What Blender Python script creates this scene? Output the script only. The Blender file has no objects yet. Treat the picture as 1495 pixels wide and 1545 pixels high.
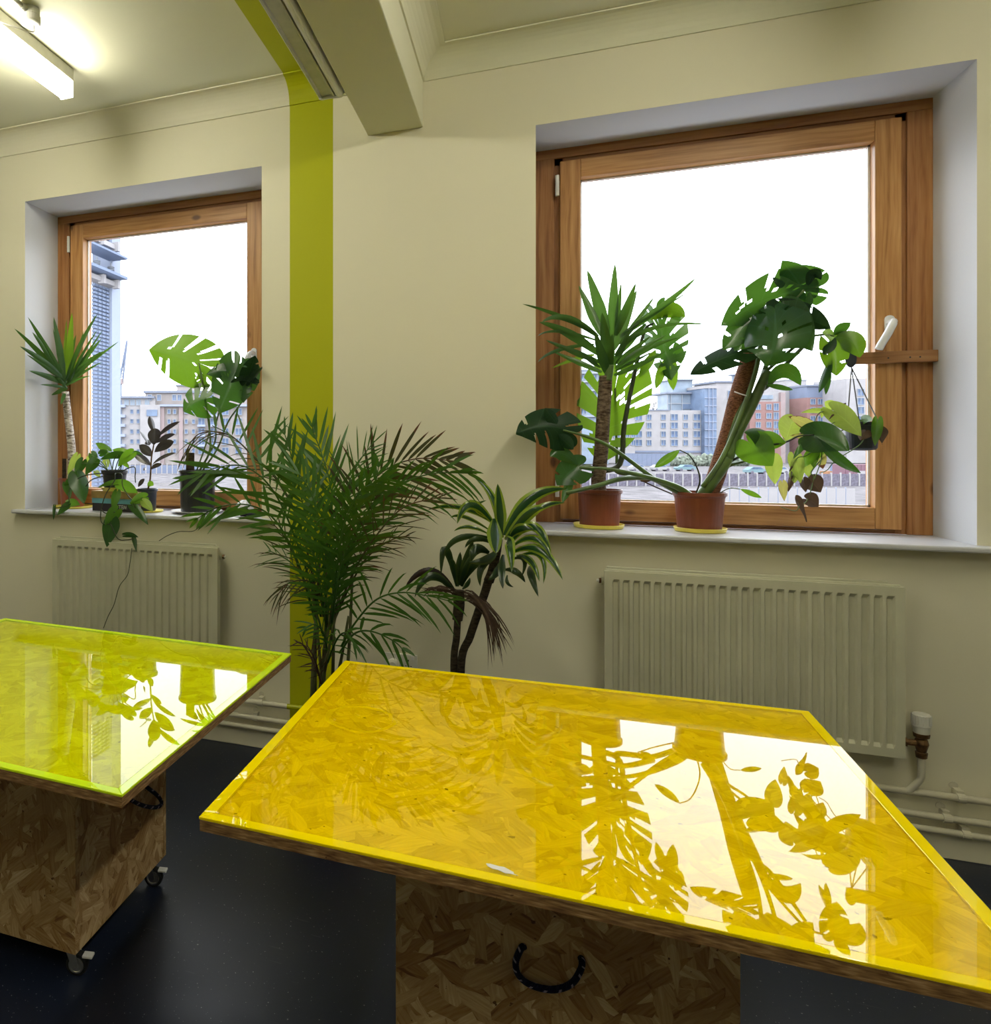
import bpy, bmesh, math, random
from mathutils import Vector, Matrix
random.seed(7)
scene = bpy.context.scene
col = scene.collection
# ------------------------------------------------------------------ camera (surveyed from the room's straight lines)
F, CX, CY, TH, DIST, EYE = 1100.0, 372.0, 674.0, 0.3735, 3.212, 1.41
cd = bpy.data.cameras.new('camera'); cam = bpy.data.objects.new('camera', cd); col.objects.link(cam)
cam.location = (0, -DIST, EYE); cam.rotation_euler = (math.pi/2, 0, TH)
cd.sensor_fit = 'VERTICAL'; cd.sensor_height = 36; cd.lens = F/1545*36
cd.shift_x = (747.5-CX)/1545; cd.shift_y = (CY-772.5)/1545
cd.clip_end = 2000; cd.clip_start = .05
scene.camera = cam
SKY = 6.0         # radiance of the overcast sky
TUBE = 39.0       # radiance of the fluorescent diffusers
EXPOSURE = 0.0
ACRYLIC_IOR = 1.66
vs = scene.view_settings
scene.display_settings.display_device = 'sRGB'
vs.view_transform = 'Standard'; vs.look = 'None'; vs.exposure = EXPOSURE; vs.gamma = 1; vs.use_curve_mapping = False
cy = scene.cycles
cy.use_denoising = True; cy.max_bounces = 10; cy.diffuse_bounces = 5; cy.glossy_bounces = 4
cy.transparent_max_bounces = 16; cy.transmission_bounces = 6; cy.caustics_reflective = False; cy.caustics_refractive = False
cy.sample_clamp_indirect = 6
# ------------------------------------------------------------------ node helper
class NT:
    def __init__(s, tree): s.t = tree; s.t.nodes.clear()
    def n(s, kind, **kw):
        nd = s.t.nodes.new(kind)
        for k, v in kw.items():
            if hasattr(nd, k) and not k[0].isupper(): setattr(nd, k, v)
            else: s.put(nd.inputs[k.replace('_', ' ')], v)
        return nd
    def put(s, sock, v):
        if isinstance(v, bpy.types.NodeSocket): s.t.links.new(v, sock)
        elif isinstance(v, (tuple, list)) and len(v) == 3 and sock.type == 'RGBA': sock.default_value = (*v, 1)
        else: sock.default_value = v
    def math(s, op, a, b=0.0, clamp=False):
        nd = s.t.nodes.new('ShaderNodeMath'); nd.operation = op; nd.use_clamp = clamp
        s.put(nd.inputs[0], a); s.put(nd.inputs[1], b); return nd.outputs[0]
    def mix(s, f, a, b, mode='MIX'):
        nd = s.t.nodes.new('ShaderNodeMix'); nd.data_type = 'RGBA'; nd.blend_type = mode
        s.put(nd.inputs[0], f); s.put(nd.inputs[6], a); s.put(nd.inputs[7], b); return nd.outputs[2]
    def ramp(s, f, stops, interp='LINEAR'):
        nd = s.t.nodes.new('ShaderNodeValToRGB'); nd.color_ramp.interpolation = interp
        e = nd.color_ramp.elements
        while len(e) < len(stops): e.new(0.5)
        for q, (p, c) in zip(e, stops): q.position = p; q.color = (*c, 1) if len(c) == 3 else c
        s.put(nd.inputs[0], f); return nd.outputs[0]
    def map(s, vec, scale=(1,1,1), rot=(0,0,0), loc=(0,0,0)):
        nd = s.t.nodes.new('ShaderNodeMapping'); s.put(nd.inputs[0], vec)
        nd.inputs[1].default_value = loc; nd.inputs[2].default_value = rot; nd.inputs[3].default_value = scale
        return nd.outputs[0]
    def rotmap(s, vec, rot, scale, loc=(0,0,0)): return s.map(s.map(vec, rot=(0, 0, rot)), scale, loc=loc)
    def noise(s, vec, scale, detail=3, rough=.5, out=0):
        nd = s.t.nodes.new('ShaderNodeTexNoise'); s.put(nd.inputs['Vector'], vec)
        nd.inputs['Scale'].default_value = scale; nd.inputs['Detail'].default_value = detail; nd.inputs['Roughness'].default_value = rough
        return nd.outputs[out]
    def bump(s, h, strength=.2, dist=.01):
        nd = s.t.nodes.new('ShaderNodeBump'); nd.inputs['Strength'].default_value = strength; nd.inputs['Distance'].default_value = dist
        s.put(nd.inputs['Height'], h); return nd.outputs[0]
    def sep(s, v):
        nd = s.t.nodes.new('ShaderNodeSeparateXYZ'); s.put(nd.inputs[0], v); return nd.outputs
def new_mat(name):
    m = bpy.data.materials.new(name); m.use_nodes = True
    t = NT(m.node_tree)
    out = t.n('ShaderNodeOutputMaterial')
    tc = t.n('ShaderNodeTexCoord')
    return m, t, out, tc
def pbsdf(t, out, color, rough=.5, spec=.5, metal=0, normal=None, coat=0):
    b = t.n('ShaderNodeBsdfPrincipled')
    t.put(b.inputs['Base Color'], color); t.put(b.inputs['Roughness'], rough)
    b.inputs['Specular IOR Level'].default_value = spec; b.inputs['Metallic'].default_value = metal
    b.inputs['Coat Weight'].default_value = coat
    if normal is not None: t.put(b.inputs['Normal'], normal)
    if out is not None: t.t.links.new(b.outputs[0], out.inputs[0])
    return b
def flat(name, c, rough=.5, spec=.5, metal=0, var=.08, scale=20, bump=0, coat=0):
    m, t, out, tc = new_mat(name)
    nz = t.noise(tc.outputs['Object'], scale, 4)
    c2 = tuple(max(0, x*(1-2*var)) for x in c); c3 = tuple(min(1, x*(1+2*var)) for x in c)
    cc = t.ramp(nz, [(.3, c2), (.7, c3)])
    pbsdf(t, out, cc, rough, spec, metal, t.bump(nz, bump, .003) if bump else None, coat)
    return m
# ------------------------------------------------------------------ world: bright overcast sky
w = bpy.data.worlds.new('overcast_sky'); scene.world = w; w.use_nodes = True
t = NT(w.node_tree)
tc = t.n('ShaderNodeTexCoord')
v = t.map(tc.outputs['Generated'], (1, 1, 2.6))
cl = t.noise(v, 2.6, 6, .55)
cc = t.ramp(cl, [(.30, (.62, .67, .80)), (.47, (.86, .90, .98)), (.60, (1.0, 1.0, 1.0))])
bg = t.n('ShaderNodeBackground'); t.put(bg.inputs[0], cc); bg.inputs[1].default_value = SKY
wo = t.n('ShaderNodeOutputWorld'); t.t.links.new(bg.outputs[0], wo.inputs[0])
# ------------------------------------------------------------------ survey: photograph pixel -> point at a known place
AX = Vector((-math.sin(TH), math.cos(TH), 0)); RT = Vector((math.cos(TH), math.sin(TH), 0)); UP = Vector((0, 0, 1))
EYEP = Vector((0, -DIST, EYE))
def ray(px, py): return AX + RT*((px-CX)/F) + UP*((CY-py)/F)
def W(px, py, y): d = ray(px, py); return EYEP + d*((y+DIST)/d.y)          # on the plane y = const
def H(px, py, z): d = ray(px, py); return EYEP + d*((z-EYE)/d.z)           # on the plane z = const
def CZ(px, py, Z): return EYEP + ray(px, py)*Z                              # at a distance Z along the view
def XA(px, y): return W(px, CY, y).x
def PXM(p): return (p-EYEP).dot(AX)/F                                       # metres per pixel at p
# ------------------------------------------------------------------ mesh builder
class MB:
    def __init__(s): s.v = []; s.f = []; s.uv = {}; s.mi = []
    def add(s, verts, faces, mi=0, uvs=None):
        o = len(s.v); s.v += [Vector(q) for q in verts]
        if uvs:
            for i, u in enumerate(uvs): s.uv[o+i] = u
        s.f += [tuple(o+i for i in f) for f in faces]; s.mi += [mi]*len(faces); return s
    def box(s, x0, x1, y0, y1, z0, z1, mi=0):
        return s.add([(x, y, z) for z in (z0, z1) for y in (y0, y1) for x in (x0, x1)],
                     [(0,2,3,1), (4,5,7,6), (0,1,5,4), (1,3,7,5), (3,2,6,7), (2,0,4,6)], mi)
    def prism(s, poly, d, mi=0):                       # poly: list of points, d: extrusion vector
        n = len(poly); d = Vector(d); p = [Vector(q) for q in poly]
        return s.add(p+[q+d for q in p], [tuple(range(n))[::-1], tuple(range(n, 2*n))]+[(i, (i+1) % n, n+(i+1) % n, n+i) for i in range(n)], mi)
    def tube(s, pts, r, n=8, cap=True, mi=0):
        pts = [Vector(p) for p in pts]; k = len(pts)
        rr = r if isinstance(r, (list, tuple)) else [r]*k
        vs_, us, fs = [], [], []
        ref = None
        for i, p in enumerate(pts):
            tg = (pts[min(i+1, k-1)]-pts[max(i-1, 0)])
            if tg.length < 1e-9: tg = Vector((0, 0, 1))
            tg.normalize()
            if ref is None: ref = tg.orthogonal().normalized()
            ref = (ref-tg*ref.dot(tg))
            if ref.length < 1e-6: ref = tg.orthogonal()
            ref.normalize(); b = tg.cross(ref)
            for j in range(n):
                a = 2*math.pi*j/n
                vs_.append(p+(ref*math.cos(a)+b*math.sin(a))*rr[i]); us.append((i/max(1, k-1), j/n))
        for i in range(k-1):
            for j in range(n):
                fs.append((i*n+j, i*n+(j+1) % n, (i+1)*n+(j+1) % n, (i+1)*n+j))
        if cap: fs += [tuple(range(n))[::-1], tuple(range((k-1)*n, k*n))]
        return s.add(vs_, fs, mi, us)
    def lathe(s, c, prof, n=28, mi=0):                 # prof: (radius, z offset), revolved about a vertical axis at c
        c = Vector(c); vs_, fs = [], []
        k = len(prof)
        for (r, z) in prof:
            for j in range(n):
                a = 2*math.pi*j/n; vs_.append(c+Vector((r*math.cos(a), r*math.sin(a), z)))
        for i in range(k-1):
            for j in range(n): fs.append((i*n+j, i*n+(j+1) % n, (i+1)*n+(j+1) % n, (i+1)*n+j))
        fs += [tuple(range(n))[::-1], tuple(range((k-1)*n, k*n))]
        return s.add(vs_, fs, mi)
    def build(s, name, mats, root=None, parent=None, smooth=False, bevel=0, uvbox=None):
        me = bpy.data.meshes.new(name); me.from_pydata([tuple(q) for q in s.v], [], s.f)
        if not isinstance(mats, (list, tuple)): mats = [mats]
        for m in mats: me.materials.append(m)
        me.polygons.foreach_set('material_index', s.mi)
        if smooth: me.polygons.foreach_set('use_smooth', [True]*len(s.f))
        if s.uv or uvbox:
            ul = me.uv_layers.new(name='uv')
            for p in me.polygons:
                for li in p.loop_indices:
                    vi = me.loops[li].vertex_index
                    if uvbox:
                        nn = p.normal; c = me.vertices[vi].co; a = max(range(3), key=lambda q: abs(nn[q]))
                        u = (c.y, c.z) if a == 0 else ((c.x, c.z) if a == 1 else (c.x, c.y))
                        ul.data[li].uv = (u[0]+uvbox, u[1]+uvbox*.7+a*3.1)
                    else: ul.data[li].uv = s.uv.get(vi, (0, 0))
        bm = bmesh.new(); bm.from_mesh(me); bmesh.ops.recalc_face_normals(bm, faces=bm.faces); bm.to_mesh(me); bm.free()
        o = bpy.data.objects.new(name, me); col.objects.link(o)
        if bevel:
            md = o.modifiers.new('bevel', 'BEVEL'); md.width = bevel; md.segments = 2; md.limit_method = 'ANGLE'; md.angle_limit = math.radians(50)
        if root is not None: o.parent = root; o.location = -Vector(root.location) if root.type == 'EMPTY' else Vector((0, 0, 0))
        if parent is not None: o.parent = parent
        return o
def thing(name, label, cat, loc, group=None):
    o = bpy.data.objects.new(name, None); col.objects.link(o); o.location = loc; o.empty_display_size = .05
    o['label'] = label; o['category'] = cat
    if group: o['group'] = group
    return o
def tag(o, label, cat, group=None):
    o['label'] = label; o['category'] = cat
    if group: o['group'] = group
    return o
def struct(o): o['kind'] = 'structure'; return o
def catmull(pts, k=8):
    p = [Vector(q) for q in pts]; p = [p[0]*2-p[1]]+p+[p[-1]*2-p[-2]]; out = []
    for i in range(1, len(p)-2):
        for j in range(k):
            u = j/k; a, b, c, d = p[i-1:i+3]
            out.append(.5*((2*b)+(c-a)*u+(2*a-5*b+4*c-d)*u*u+(3*b-a-3*c+d)*u**3))
    return out+[p[-2]]
# ------------------------------------------------------------------ materials
XS0, XS1 = XA(437.2, 0), XA(502.5, 0)               # the green stripe painted up the wall
def paint(name, base, stripe=True, rough=.6, grubby=0.0, green=(.40, .42, .0)):
    m, t, out, tc = new_mat(name)
    ob = tc.outputs['Object']; x = t.sep(ob)[0]
    nz = t.noise(ob, 3, 3)
    c = t.mix(t.math('MULTIPLY', nz, .12), base, tuple(q*.8 for q in base))
    if stripe:
        msk = t.math('MULTIPLY', t.math('GREATER_THAN', x, XS0), t.math('LESS_THAN', x, XS1))
        c = t.mix(msk, c, green)
    fine = t.noise(ob, 160, 2)
    pbsdf(t, out, c, rough, .3, normal=t.bump(fine, .06, .002))
    return m
CREAM = (.75, .715, .55)
M = {}
M['wall'] = paint('wall_paint', CREAM)
M['ceiling'] = paint('ceiling_paint', (.70, .69, .52))
M['reveal'] = paint('reveal_paint', (.63, .65, .69), False, .5)
M['sill'] = flat('sill_gloss_paint', (.56, .57, .60), .3, .5, var=.02)
M['pipe'] = paint('pipe_paint', (.62, .59, .46), True, .35)
M['rad'] = flat('radiator_enamel', (.55, .54, .40), .32, .5, var=.03, scale=6)
M['white'] = flat('white_plastic', (.72, .71, .64), .35, var=.03)
M['whitegloss'] = flat('white_handle', (.80, .80, .80), .25, var=.02)
M['terra'] = flat('terracotta_plastic', (.20, .050, .020), .38, .45, var=.1, scale=8)
M['black'] = flat('black_plastic', (.012, .014, .018), .3, .5, var=.1)
M['dkgrey'] = flat('dark_grey_plastic', (.03, .035, .05), .35, .5, var=.1)
M['saucer'] = flat('yellow_saucer_plastic', (.80, .68, .10), .4, var=.04)
M['plate'] = flat('white_saucer', (.75, .75, .74), .3, var=.02)
M['steel'] = flat('zinc_steel', (.55, .55, .55), .3, .5, 1, var=.08)
M['alu'] = flat('brushed_channel', (.42, .42, .38), .35, .5, .3, var=.05)
M['rubber'] = flat('black_rubber', (.012, .012, .012), .6, .3)
M['brass'] = flat('tarnished_brass', (.16, .09, .04), .45, .5, .7, var=.2, scale=60)
M['soil'] = flat('potting_soil', (.03, .02, .012), .95, .1, var=.3, scale=90, bump=.6)
M['paper'] = flat('page_edges', (.55, .46, .32), .8, .2, var=.1, scale=60)
M['tape'] = flat('grey_tape', (.5, .5, .48), .5)
def floor_mat():
    m, t, out, tc = new_mat('dark_floor_vinyl')
    ob = tc.outputs['Object']
    a = t.noise(ob, 2.2, 5); b = t.noise(ob, 60, 3); sp = t.noise(ob, 140, 1)
    c = t.mix(a, (.004, .007, .017), (.011, .016, .036))
    c = t.mix(t.math('GREATER_THAN', sp, .745), c, (.22, .22, .22))
    sc = t.noise(t.map(ob, (3, 40, 1), (0, 0, .7)), 2, 2)
    c = t.mix(t.math('MULTIPLY', t.math('GREATER_THAN', sc, .72), .25), c, (.09, .09, .10))
    r = t.math('ADD', t.math('MULTIPLY', a, .28), .24)
    pbsdf(t, out, c, r, .38, normal=t.bump(b, .05, .002))
    return m
M['floor'] = floor_mat()
def pine(name, axis, tint=(1, 1, 1)):
    m, t, out, tc = new_mat(name)
    ob = tc.outputs['Object']
    sc = [38, 38, 38]; sc[axis] = 1.6
    warp = t.noise(ob, 2.5, 2, out=1)
    vec = t.mix(.025, ob, warp)
    g = t.noise(t.map(vec, tuple(sc)), 1.6, 3, .6)
    g2 = t.noise(t.map(ob, tuple(q*4 for q in sc)), 1.5, 2)
    c = t.ramp(g, [(.28, (.30, .125, .034)), (.48, (.50, .245, .080)), (.68, (.62, .34, .125))])
    c = t.mix(t.math('MULTIPLY', g2, .25), c, (.20, .08, .02))
    ks = [5.5, 5.5, 5.5]; ks[axis] = 3.0
    vo = t.n('ShaderNodeTexVoronoi'); t.put(vo.inputs['Vector'], t.map(ob, tuple(ks))); vo.inputs['Scale'].default_value = 1
    kn = t.ramp(vo.outputs['Distance'], [(.05, (1, 1, 1)), (.10, (0, 0, 0))])
    c = t.mix(t.math('MULTIPLY', kn, .8), c, (.07, .022, .012))
    c = t.mix(1.0, c, tint, 'MULTIPLY')
    pbsdf(t, out, c, .42, .4, normal=t.bump(g2, .05, .001))
    return m
M['pineZ'] = pine('pine_upright', 2); M['pineX'] = pine('pine_rail', 0)
M['pineD'] = pine('pine_fixed_upright', 2, (.70, .62, .58)); M['pineDX'] = pine('pine_fixed_rail', 0, (.70, .62, .58))
M['lath'] = pine('lath_wood', 0, (.62, .60, .66))
def osb(name, dark=1.0, warm=(1, 1, 1), edge=False, soft=1.0):
    m, t, out, tc = new_mat(name)
    uv = tc.outputs['UV']
    wob = t.mix(.018, uv, t.noise(uv, 14, 2, out=1))
    best = None
    for rot, k, off in ((.35, 1.0, .3), (1.45, 1.1, 4.1), (-.65, .95, 8.3), (2.35, 1.2, 2.2), (.95, 1.3, 6.6)):
        vo = t.n('ShaderNodeTexVoronoi'); vo.voronoi_dimensions = '2D'; vo.inputs['Randomness'].default_value = .9
        t.put(vo.inputs['Vector'], t.rotmap(wob, rot, (11*k, 36*k, 1), (off, off*1.7, 0))); vo.inputs['Scale'].default_value = 1
        cs = t.sep(vo.outputs['Color'])
        gr = t.noise(t.rotmap(uv, rot, (14, 200, 1), (off, 0, 0)), 1.0, 3, .6)
        dk = t.math('MULTIPLY', t.math('GREATER_THAN', vo.outputs['Distance'], .62), .12)
        va = t.math('SUBTRACT', t.math('ADD', t.math('MULTIPLY', cs[0], .46), t.math('MULTIPLY', gr, .70)), dk)
        if best is None: best = (va, cs[1])
        else:
            g = t.math('GREATER_THAN', cs[1], best[1])
            best = (t.math('ADD', t.math('MULTIPLY', g, va), t.math('MULTIPLY', t.math('SUBTRACT', 1, g), best[0])), t.math('MAXIMUM', cs[1], best[1]))
    val = t.math('ADD', t.math('MULTIPLY', best[0], soft), .66*(1-soft))
    cc = t.ramp(val, [(.15, (.13, .055, .018)), (.36, (.27, .150, .055)), (.56, (.38, .245, .110)), (.76, (.50, .355, .185)), (.95, (.66, .52, .31))])
    if edge:
        st = t.noise(t.map(uv, (30, 240, 1)), 1, 3)
        cc = t.ramp(st, [(.30, (.07, .03, .010)), (.55, (.24, .135, .055)), (.75, (.42, .28, .14))])
    fine = t.noise(uv, 55, 4)
    cc = t.mix(t.math('GREATER_THAN', fine, .70), cc, (.10, .045, .018))
    cc = t.mix(1.0, cc, tuple(q*dark for q in warm), 'MULTIPLY')
    pbsdf(t, out, cc, .55, .35, normal=t.bump(val, .12, .002))
    return m
M['osb'] = osb('strand_board', .95); M['osbtop'] = osb('strand_board_worktop', 2.0, (1.0, 1.13, 1.0), soft=.55); M['osbedge'] = osb('strand_board_edge', edge=True)
def acrylic(name, tint, body, fac, ior, ring=None):
    m, t, out, tc = new_mat(name)
    tr = t.n('ShaderNodeBsdfTransparent'); t.put(tr.inputs[0], tint)
    df = t.n('ShaderNodeBsdfDiffuse'); c = body
    if ring:
        ob = tc.outputs['Object']
        nz = t.noise(ob, 30, 2, out=1)
        d = t.n('ShaderNodeVectorMath', operation='DISTANCE'); t.put(d.inputs[0], t.mix(.03, ob, nz)); d.inputs[1].default_value = ring
        rg = t.math('LESS_THAN', t.math('ABSOLUTE', t.math('SUBTRACT', d.outputs['Value'], .082)), .006)
        fac = t.math('ADD', fac, t.math('MULTIPLY', rg, .22))
    t.put(df.inputs[0], c)
    gm = t.n('ShaderNodeNewGeometry'); front = t.math('SUBTRACT', 1, gm.outputs['Backfacing'])
    fac = t.math('MULTIPLY', fac, front); t.put(tr.inputs[0], t.mix(front, (1, 1, 1), tint))
    mx = t.n('ShaderNodeMixShader'); t.put(mx.inputs[0], fac); t.t.links.new(tr.outputs[0], mx.inputs[1]); t.t.links.new(df.outputs[0], mx.inputs[2])
    gl = t.n('ShaderNodeBsdfGlossy'); gl.inputs['Roughness'].default_value = .012
    lw = t.n('ShaderNodeLayerWeight'); lw.inputs[0].default_value = .5
    f0 = ((ior-1)/(ior+1))**2
    fr = t.math('ADD', f0, t.math('MULTIPLY', 1-f0, t.math('POWER', lw.outputs['Facing'], 5)))
    fr = t.math('MULTIPLY', fr, t.math('SUBTRACT', 1, gm.outputs['Backfacing']))
    m2 = t.n('ShaderNodeMixShader'); t.put(m2.inputs[0], fr)
    t.t.links.new(mx.outputs[0], m2.inputs[1]); t.t.links.new(gl.outputs[0], m2.inputs[2]); t.t.links.new(m2.outputs[0], out.inputs[0])
    return m
def glass(name, tint=(.97, .985, .99), refl=.06):
    m, t, out, tc = new_mat(name)
    tr = t.n('ShaderNodeBsdfTransparent'); t.put(tr.inputs[0], tint)
    gl = t.n('ShaderNodeBsdfGlossy'); gl.inputs['Roughness'].default_value = .0
    mx = t.n('ShaderNodeMixShader')
    lw = t.n('ShaderNodeLayerWeight'); lw.inputs[0].default_value = .5
    t.put(mx.inputs[0], t.math('ADD', .02, t.math('MULTIPLY', .5, t.math('POWER', lw.outputs['Facing'], 5)))); t.t.links.new(tr.outputs[0], mx.inputs[1]); t.t.links.new(gl.outputs[0], mx.inputs[2]); t.t.links.new(mx.outputs[0], out.inputs[0])
    return m
M['glass'] = glass('window_glass')
def lamp_mat(name='lit_diffuser', power=TUBE):
    m, t, out, tc = new_mat(name)
    e = t.n('ShaderNodeEmission'); t.put(e.inputs[0], (1.0, .96, .80)); e.inputs[1].default_value = power
    t.t.links.new(e.outputs[0], out.inputs[0]); return m
M['lamp'] = lamp_mat()
M['lampend'] = lamp_mat('lit_diffuser_end', 11.0)
def leafmat(name, c, tr, fac=.42, rough=.34, edge=None, vein=.35, brown=0.0, spec=.5, veins=7):
    m, t, out, tc = new_mat(name)
    uv = tc.outputs['UV']; s = t.sep(uv)
    sv = t.math('ABSOLUTE', t.math('SUBTRACT', t.math('MULTIPLY', s[1], 2), 1))
    oi = t.n('ShaderNodeObjectInfo')
    nz = t.noise(tc.outputs['Object'], 26, 3)
    f = t.math('ADD', t.math('MULTIPLY', nz, .5), t.math('MULTIPLY', oi.outputs['Random'], .5))
    cc = t.mix(f, tuple(q*.68 for q in c), tuple(min(1, q*1.32) for q in c))
    ct = t.mix(f, tuple(q*.8 for q in tr), tuple(min(1, q*1.15) for q in tr))
    mid = t.math('LESS_THAN', sv, .05)
    lat = t.math('GREATER_THAN', t.math('SINE', t.math('MULTIPLY', t.math('SUBTRACT', s[0], t.math('MULTIPLY', sv, .0)), veins*6.283)), .96)
    vm = t.math('MAXIMUM', mid, t.math('MULTIPLY', lat, .6))
    cc = t.mix(t.math('MULTIPLY', vm, vein), cc, tuple(min(1, q*2.2+.02) for q in c))
    ct = t.mix(t.math('MULTIPLY', vm, vein*.8), ct, tuple(q*.55 for q in tr))
    if edge:
        em = t.math('MULTIPLY', t.math('GREATER_THAN', sv, .55), .9)
        cc = t.mix(em, cc, edge); ct = t.mix(em, ct, tuple(min(1, q*1.4) for q in edge))
    if brown:
        bm_ = t.math('GREATER_THAN', t.math('ADD', t.math('MULTIPLY', nz, .5), t.math('MAXIMUM', t.math('MULTIPLY', s[0], .6), t.math('MULTIPLY', sv, .55))), 1.0-brown)
        cc = t.mix(bm_, cc, (.10, .045, .018)); ct = t.mix(bm_, ct, (.16, .06, .02))
    b = pbsdf(t, None, cc, rough, spec)
    tl = t.n('ShaderNodeBsdfTranslucent'); t.put(tl.inputs[0], ct)
    mx = t.n('ShaderNodeMixShader'); mx.inputs[0].default_value = fac
    t.t.links.new(b.outputs[0], mx.inputs[1]); t.t.links.new(tl.outputs[0], mx.inputs[2]); t.t.links.new(mx.outputs[0], out.inputs[0])
    return m
M['yucca'] = leafmat('yucca_leaf', (.045, .115, .030), (0.099, 0.223, 0.019), .33, vein=.12, veins=.01)
M['yuccalime'] = leafmat('yucca_young_leaf', (.12, .26, .02), (0.260, 0.409, 0.019), .5, vein=.1, veins=.01)
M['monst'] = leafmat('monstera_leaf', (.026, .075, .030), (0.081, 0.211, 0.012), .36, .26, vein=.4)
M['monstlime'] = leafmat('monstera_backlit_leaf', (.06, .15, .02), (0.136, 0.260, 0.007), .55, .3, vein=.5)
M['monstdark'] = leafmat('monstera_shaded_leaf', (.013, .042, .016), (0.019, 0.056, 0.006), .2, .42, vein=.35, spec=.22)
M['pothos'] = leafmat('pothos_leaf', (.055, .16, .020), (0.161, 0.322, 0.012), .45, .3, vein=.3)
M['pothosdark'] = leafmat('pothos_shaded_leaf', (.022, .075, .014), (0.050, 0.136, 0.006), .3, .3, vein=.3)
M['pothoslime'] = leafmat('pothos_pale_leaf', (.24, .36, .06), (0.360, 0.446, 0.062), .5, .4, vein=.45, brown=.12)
M['pothosyel'] = leafmat('pothos_yellowed_leaf', (.45, .42, .09), (0.434, 0.397, 0.099), .5, .5, vein=.4, brown=.22)
M['rubber_leaf'] = leafmat('rubber_plant_leaf', (.038, .036, .034), (0.050, 0.037, 0.028), .22, .25, vein=.25, veins=.01, spec=.7)
M['palm'] = leafmat('palm_leaflet', (.040, .115, .018), (0.081, 0.198, 0.009), .38, .34, vein=.1, veins=.01)
M['palmdry'] = leafmat('palm_dry_leaflet', (.055, .055, .016), (0.062, 0.062, 0.012), .3, .5, vein=.1, veins=.01, brown=.30)
M['dead'] = leafmat('dead_leaf', (.075, .044, .028), (0.062, 0.034, 0.017), .25, .8, vein=.3)
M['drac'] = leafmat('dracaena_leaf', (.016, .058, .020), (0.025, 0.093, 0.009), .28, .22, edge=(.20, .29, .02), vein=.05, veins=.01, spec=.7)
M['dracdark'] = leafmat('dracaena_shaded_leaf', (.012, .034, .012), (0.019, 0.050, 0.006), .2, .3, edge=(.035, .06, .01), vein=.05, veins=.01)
M['purple'] = leafmat('dracaena_purple_leaf', (.022, .010, .012), (0.025, 0.007, 0.010), .2, .4, vein=.05, veins=.01)
M['petiole'] = flat('green_petiole', (.085, .15, .035), .4, var=.15, scale=14)
M['petdark'] = flat('dark_petiole', (.030, .040, .014), .5, var=.2, scale=14)
M['cane'] = flat('palm_cane', (.055, .062, .018), .5, var=.3, scale=12)
def bark(name, a, b, sc):
    m, t, out, tc = new_mat(name)
    ob = tc.outputs['Object']
    n1 = t.noise(t.map(ob, (sc*.35, sc*.35, sc)), 1, 4, .65)
    pbsdf(t, out, t.ramp(n1, [(.36, a), (.62, b)]), .85, .2, normal=t.bump(n1, .8, .006)); return m
M['bark'] = bark('yucca_bark', (.045, .026, .016), (.20, .145, .095), 110)
M['barkpale'] = bark('pale_yucca_bark', (.10, .065, .045), (.62, .56, .50), 90)
M['barkdark'] = bark('dracaena_bark', (.014, .010, .007), (.050, .038, .022), 120)
M['coir'] = bark('coir_moss_pole', (.09, .035, .018), (.28, .125, .065), 260)
def rope_mat():
    m, t, out, tc = new_mat('navy_flecked_rope')
    q = t.sep(tc.outputs['UV'])
    ph = t.math('ADD', t.math('MULTIPLY', q[0], 13), q[1])
    wv = t.math('SINE', t.math('MULTIPLY', ph, 6.2832))
    f = t.math('MULTIPLY', t.math('GREATER_THAN', wv, .80), t.math('GREATER_THAN', t.math('SINE', t.math('MULTIPLY', q[1], 12.566)), .1))
    wv = t.math('SINE', t.math('MULTIPLY', t.math('ADD', t.math('MULTIPLY', q[0], 60), t.math('MULTIPLY', q[1], 4)), 6.2832))
    pbsdf(t, out, t.mix(f, (.006, .007, .028), (.30, .27, .33)), .8, .2, normal=t.bump(wv, .5, .003)); return m
M['rope'] = rope_mat()
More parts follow.
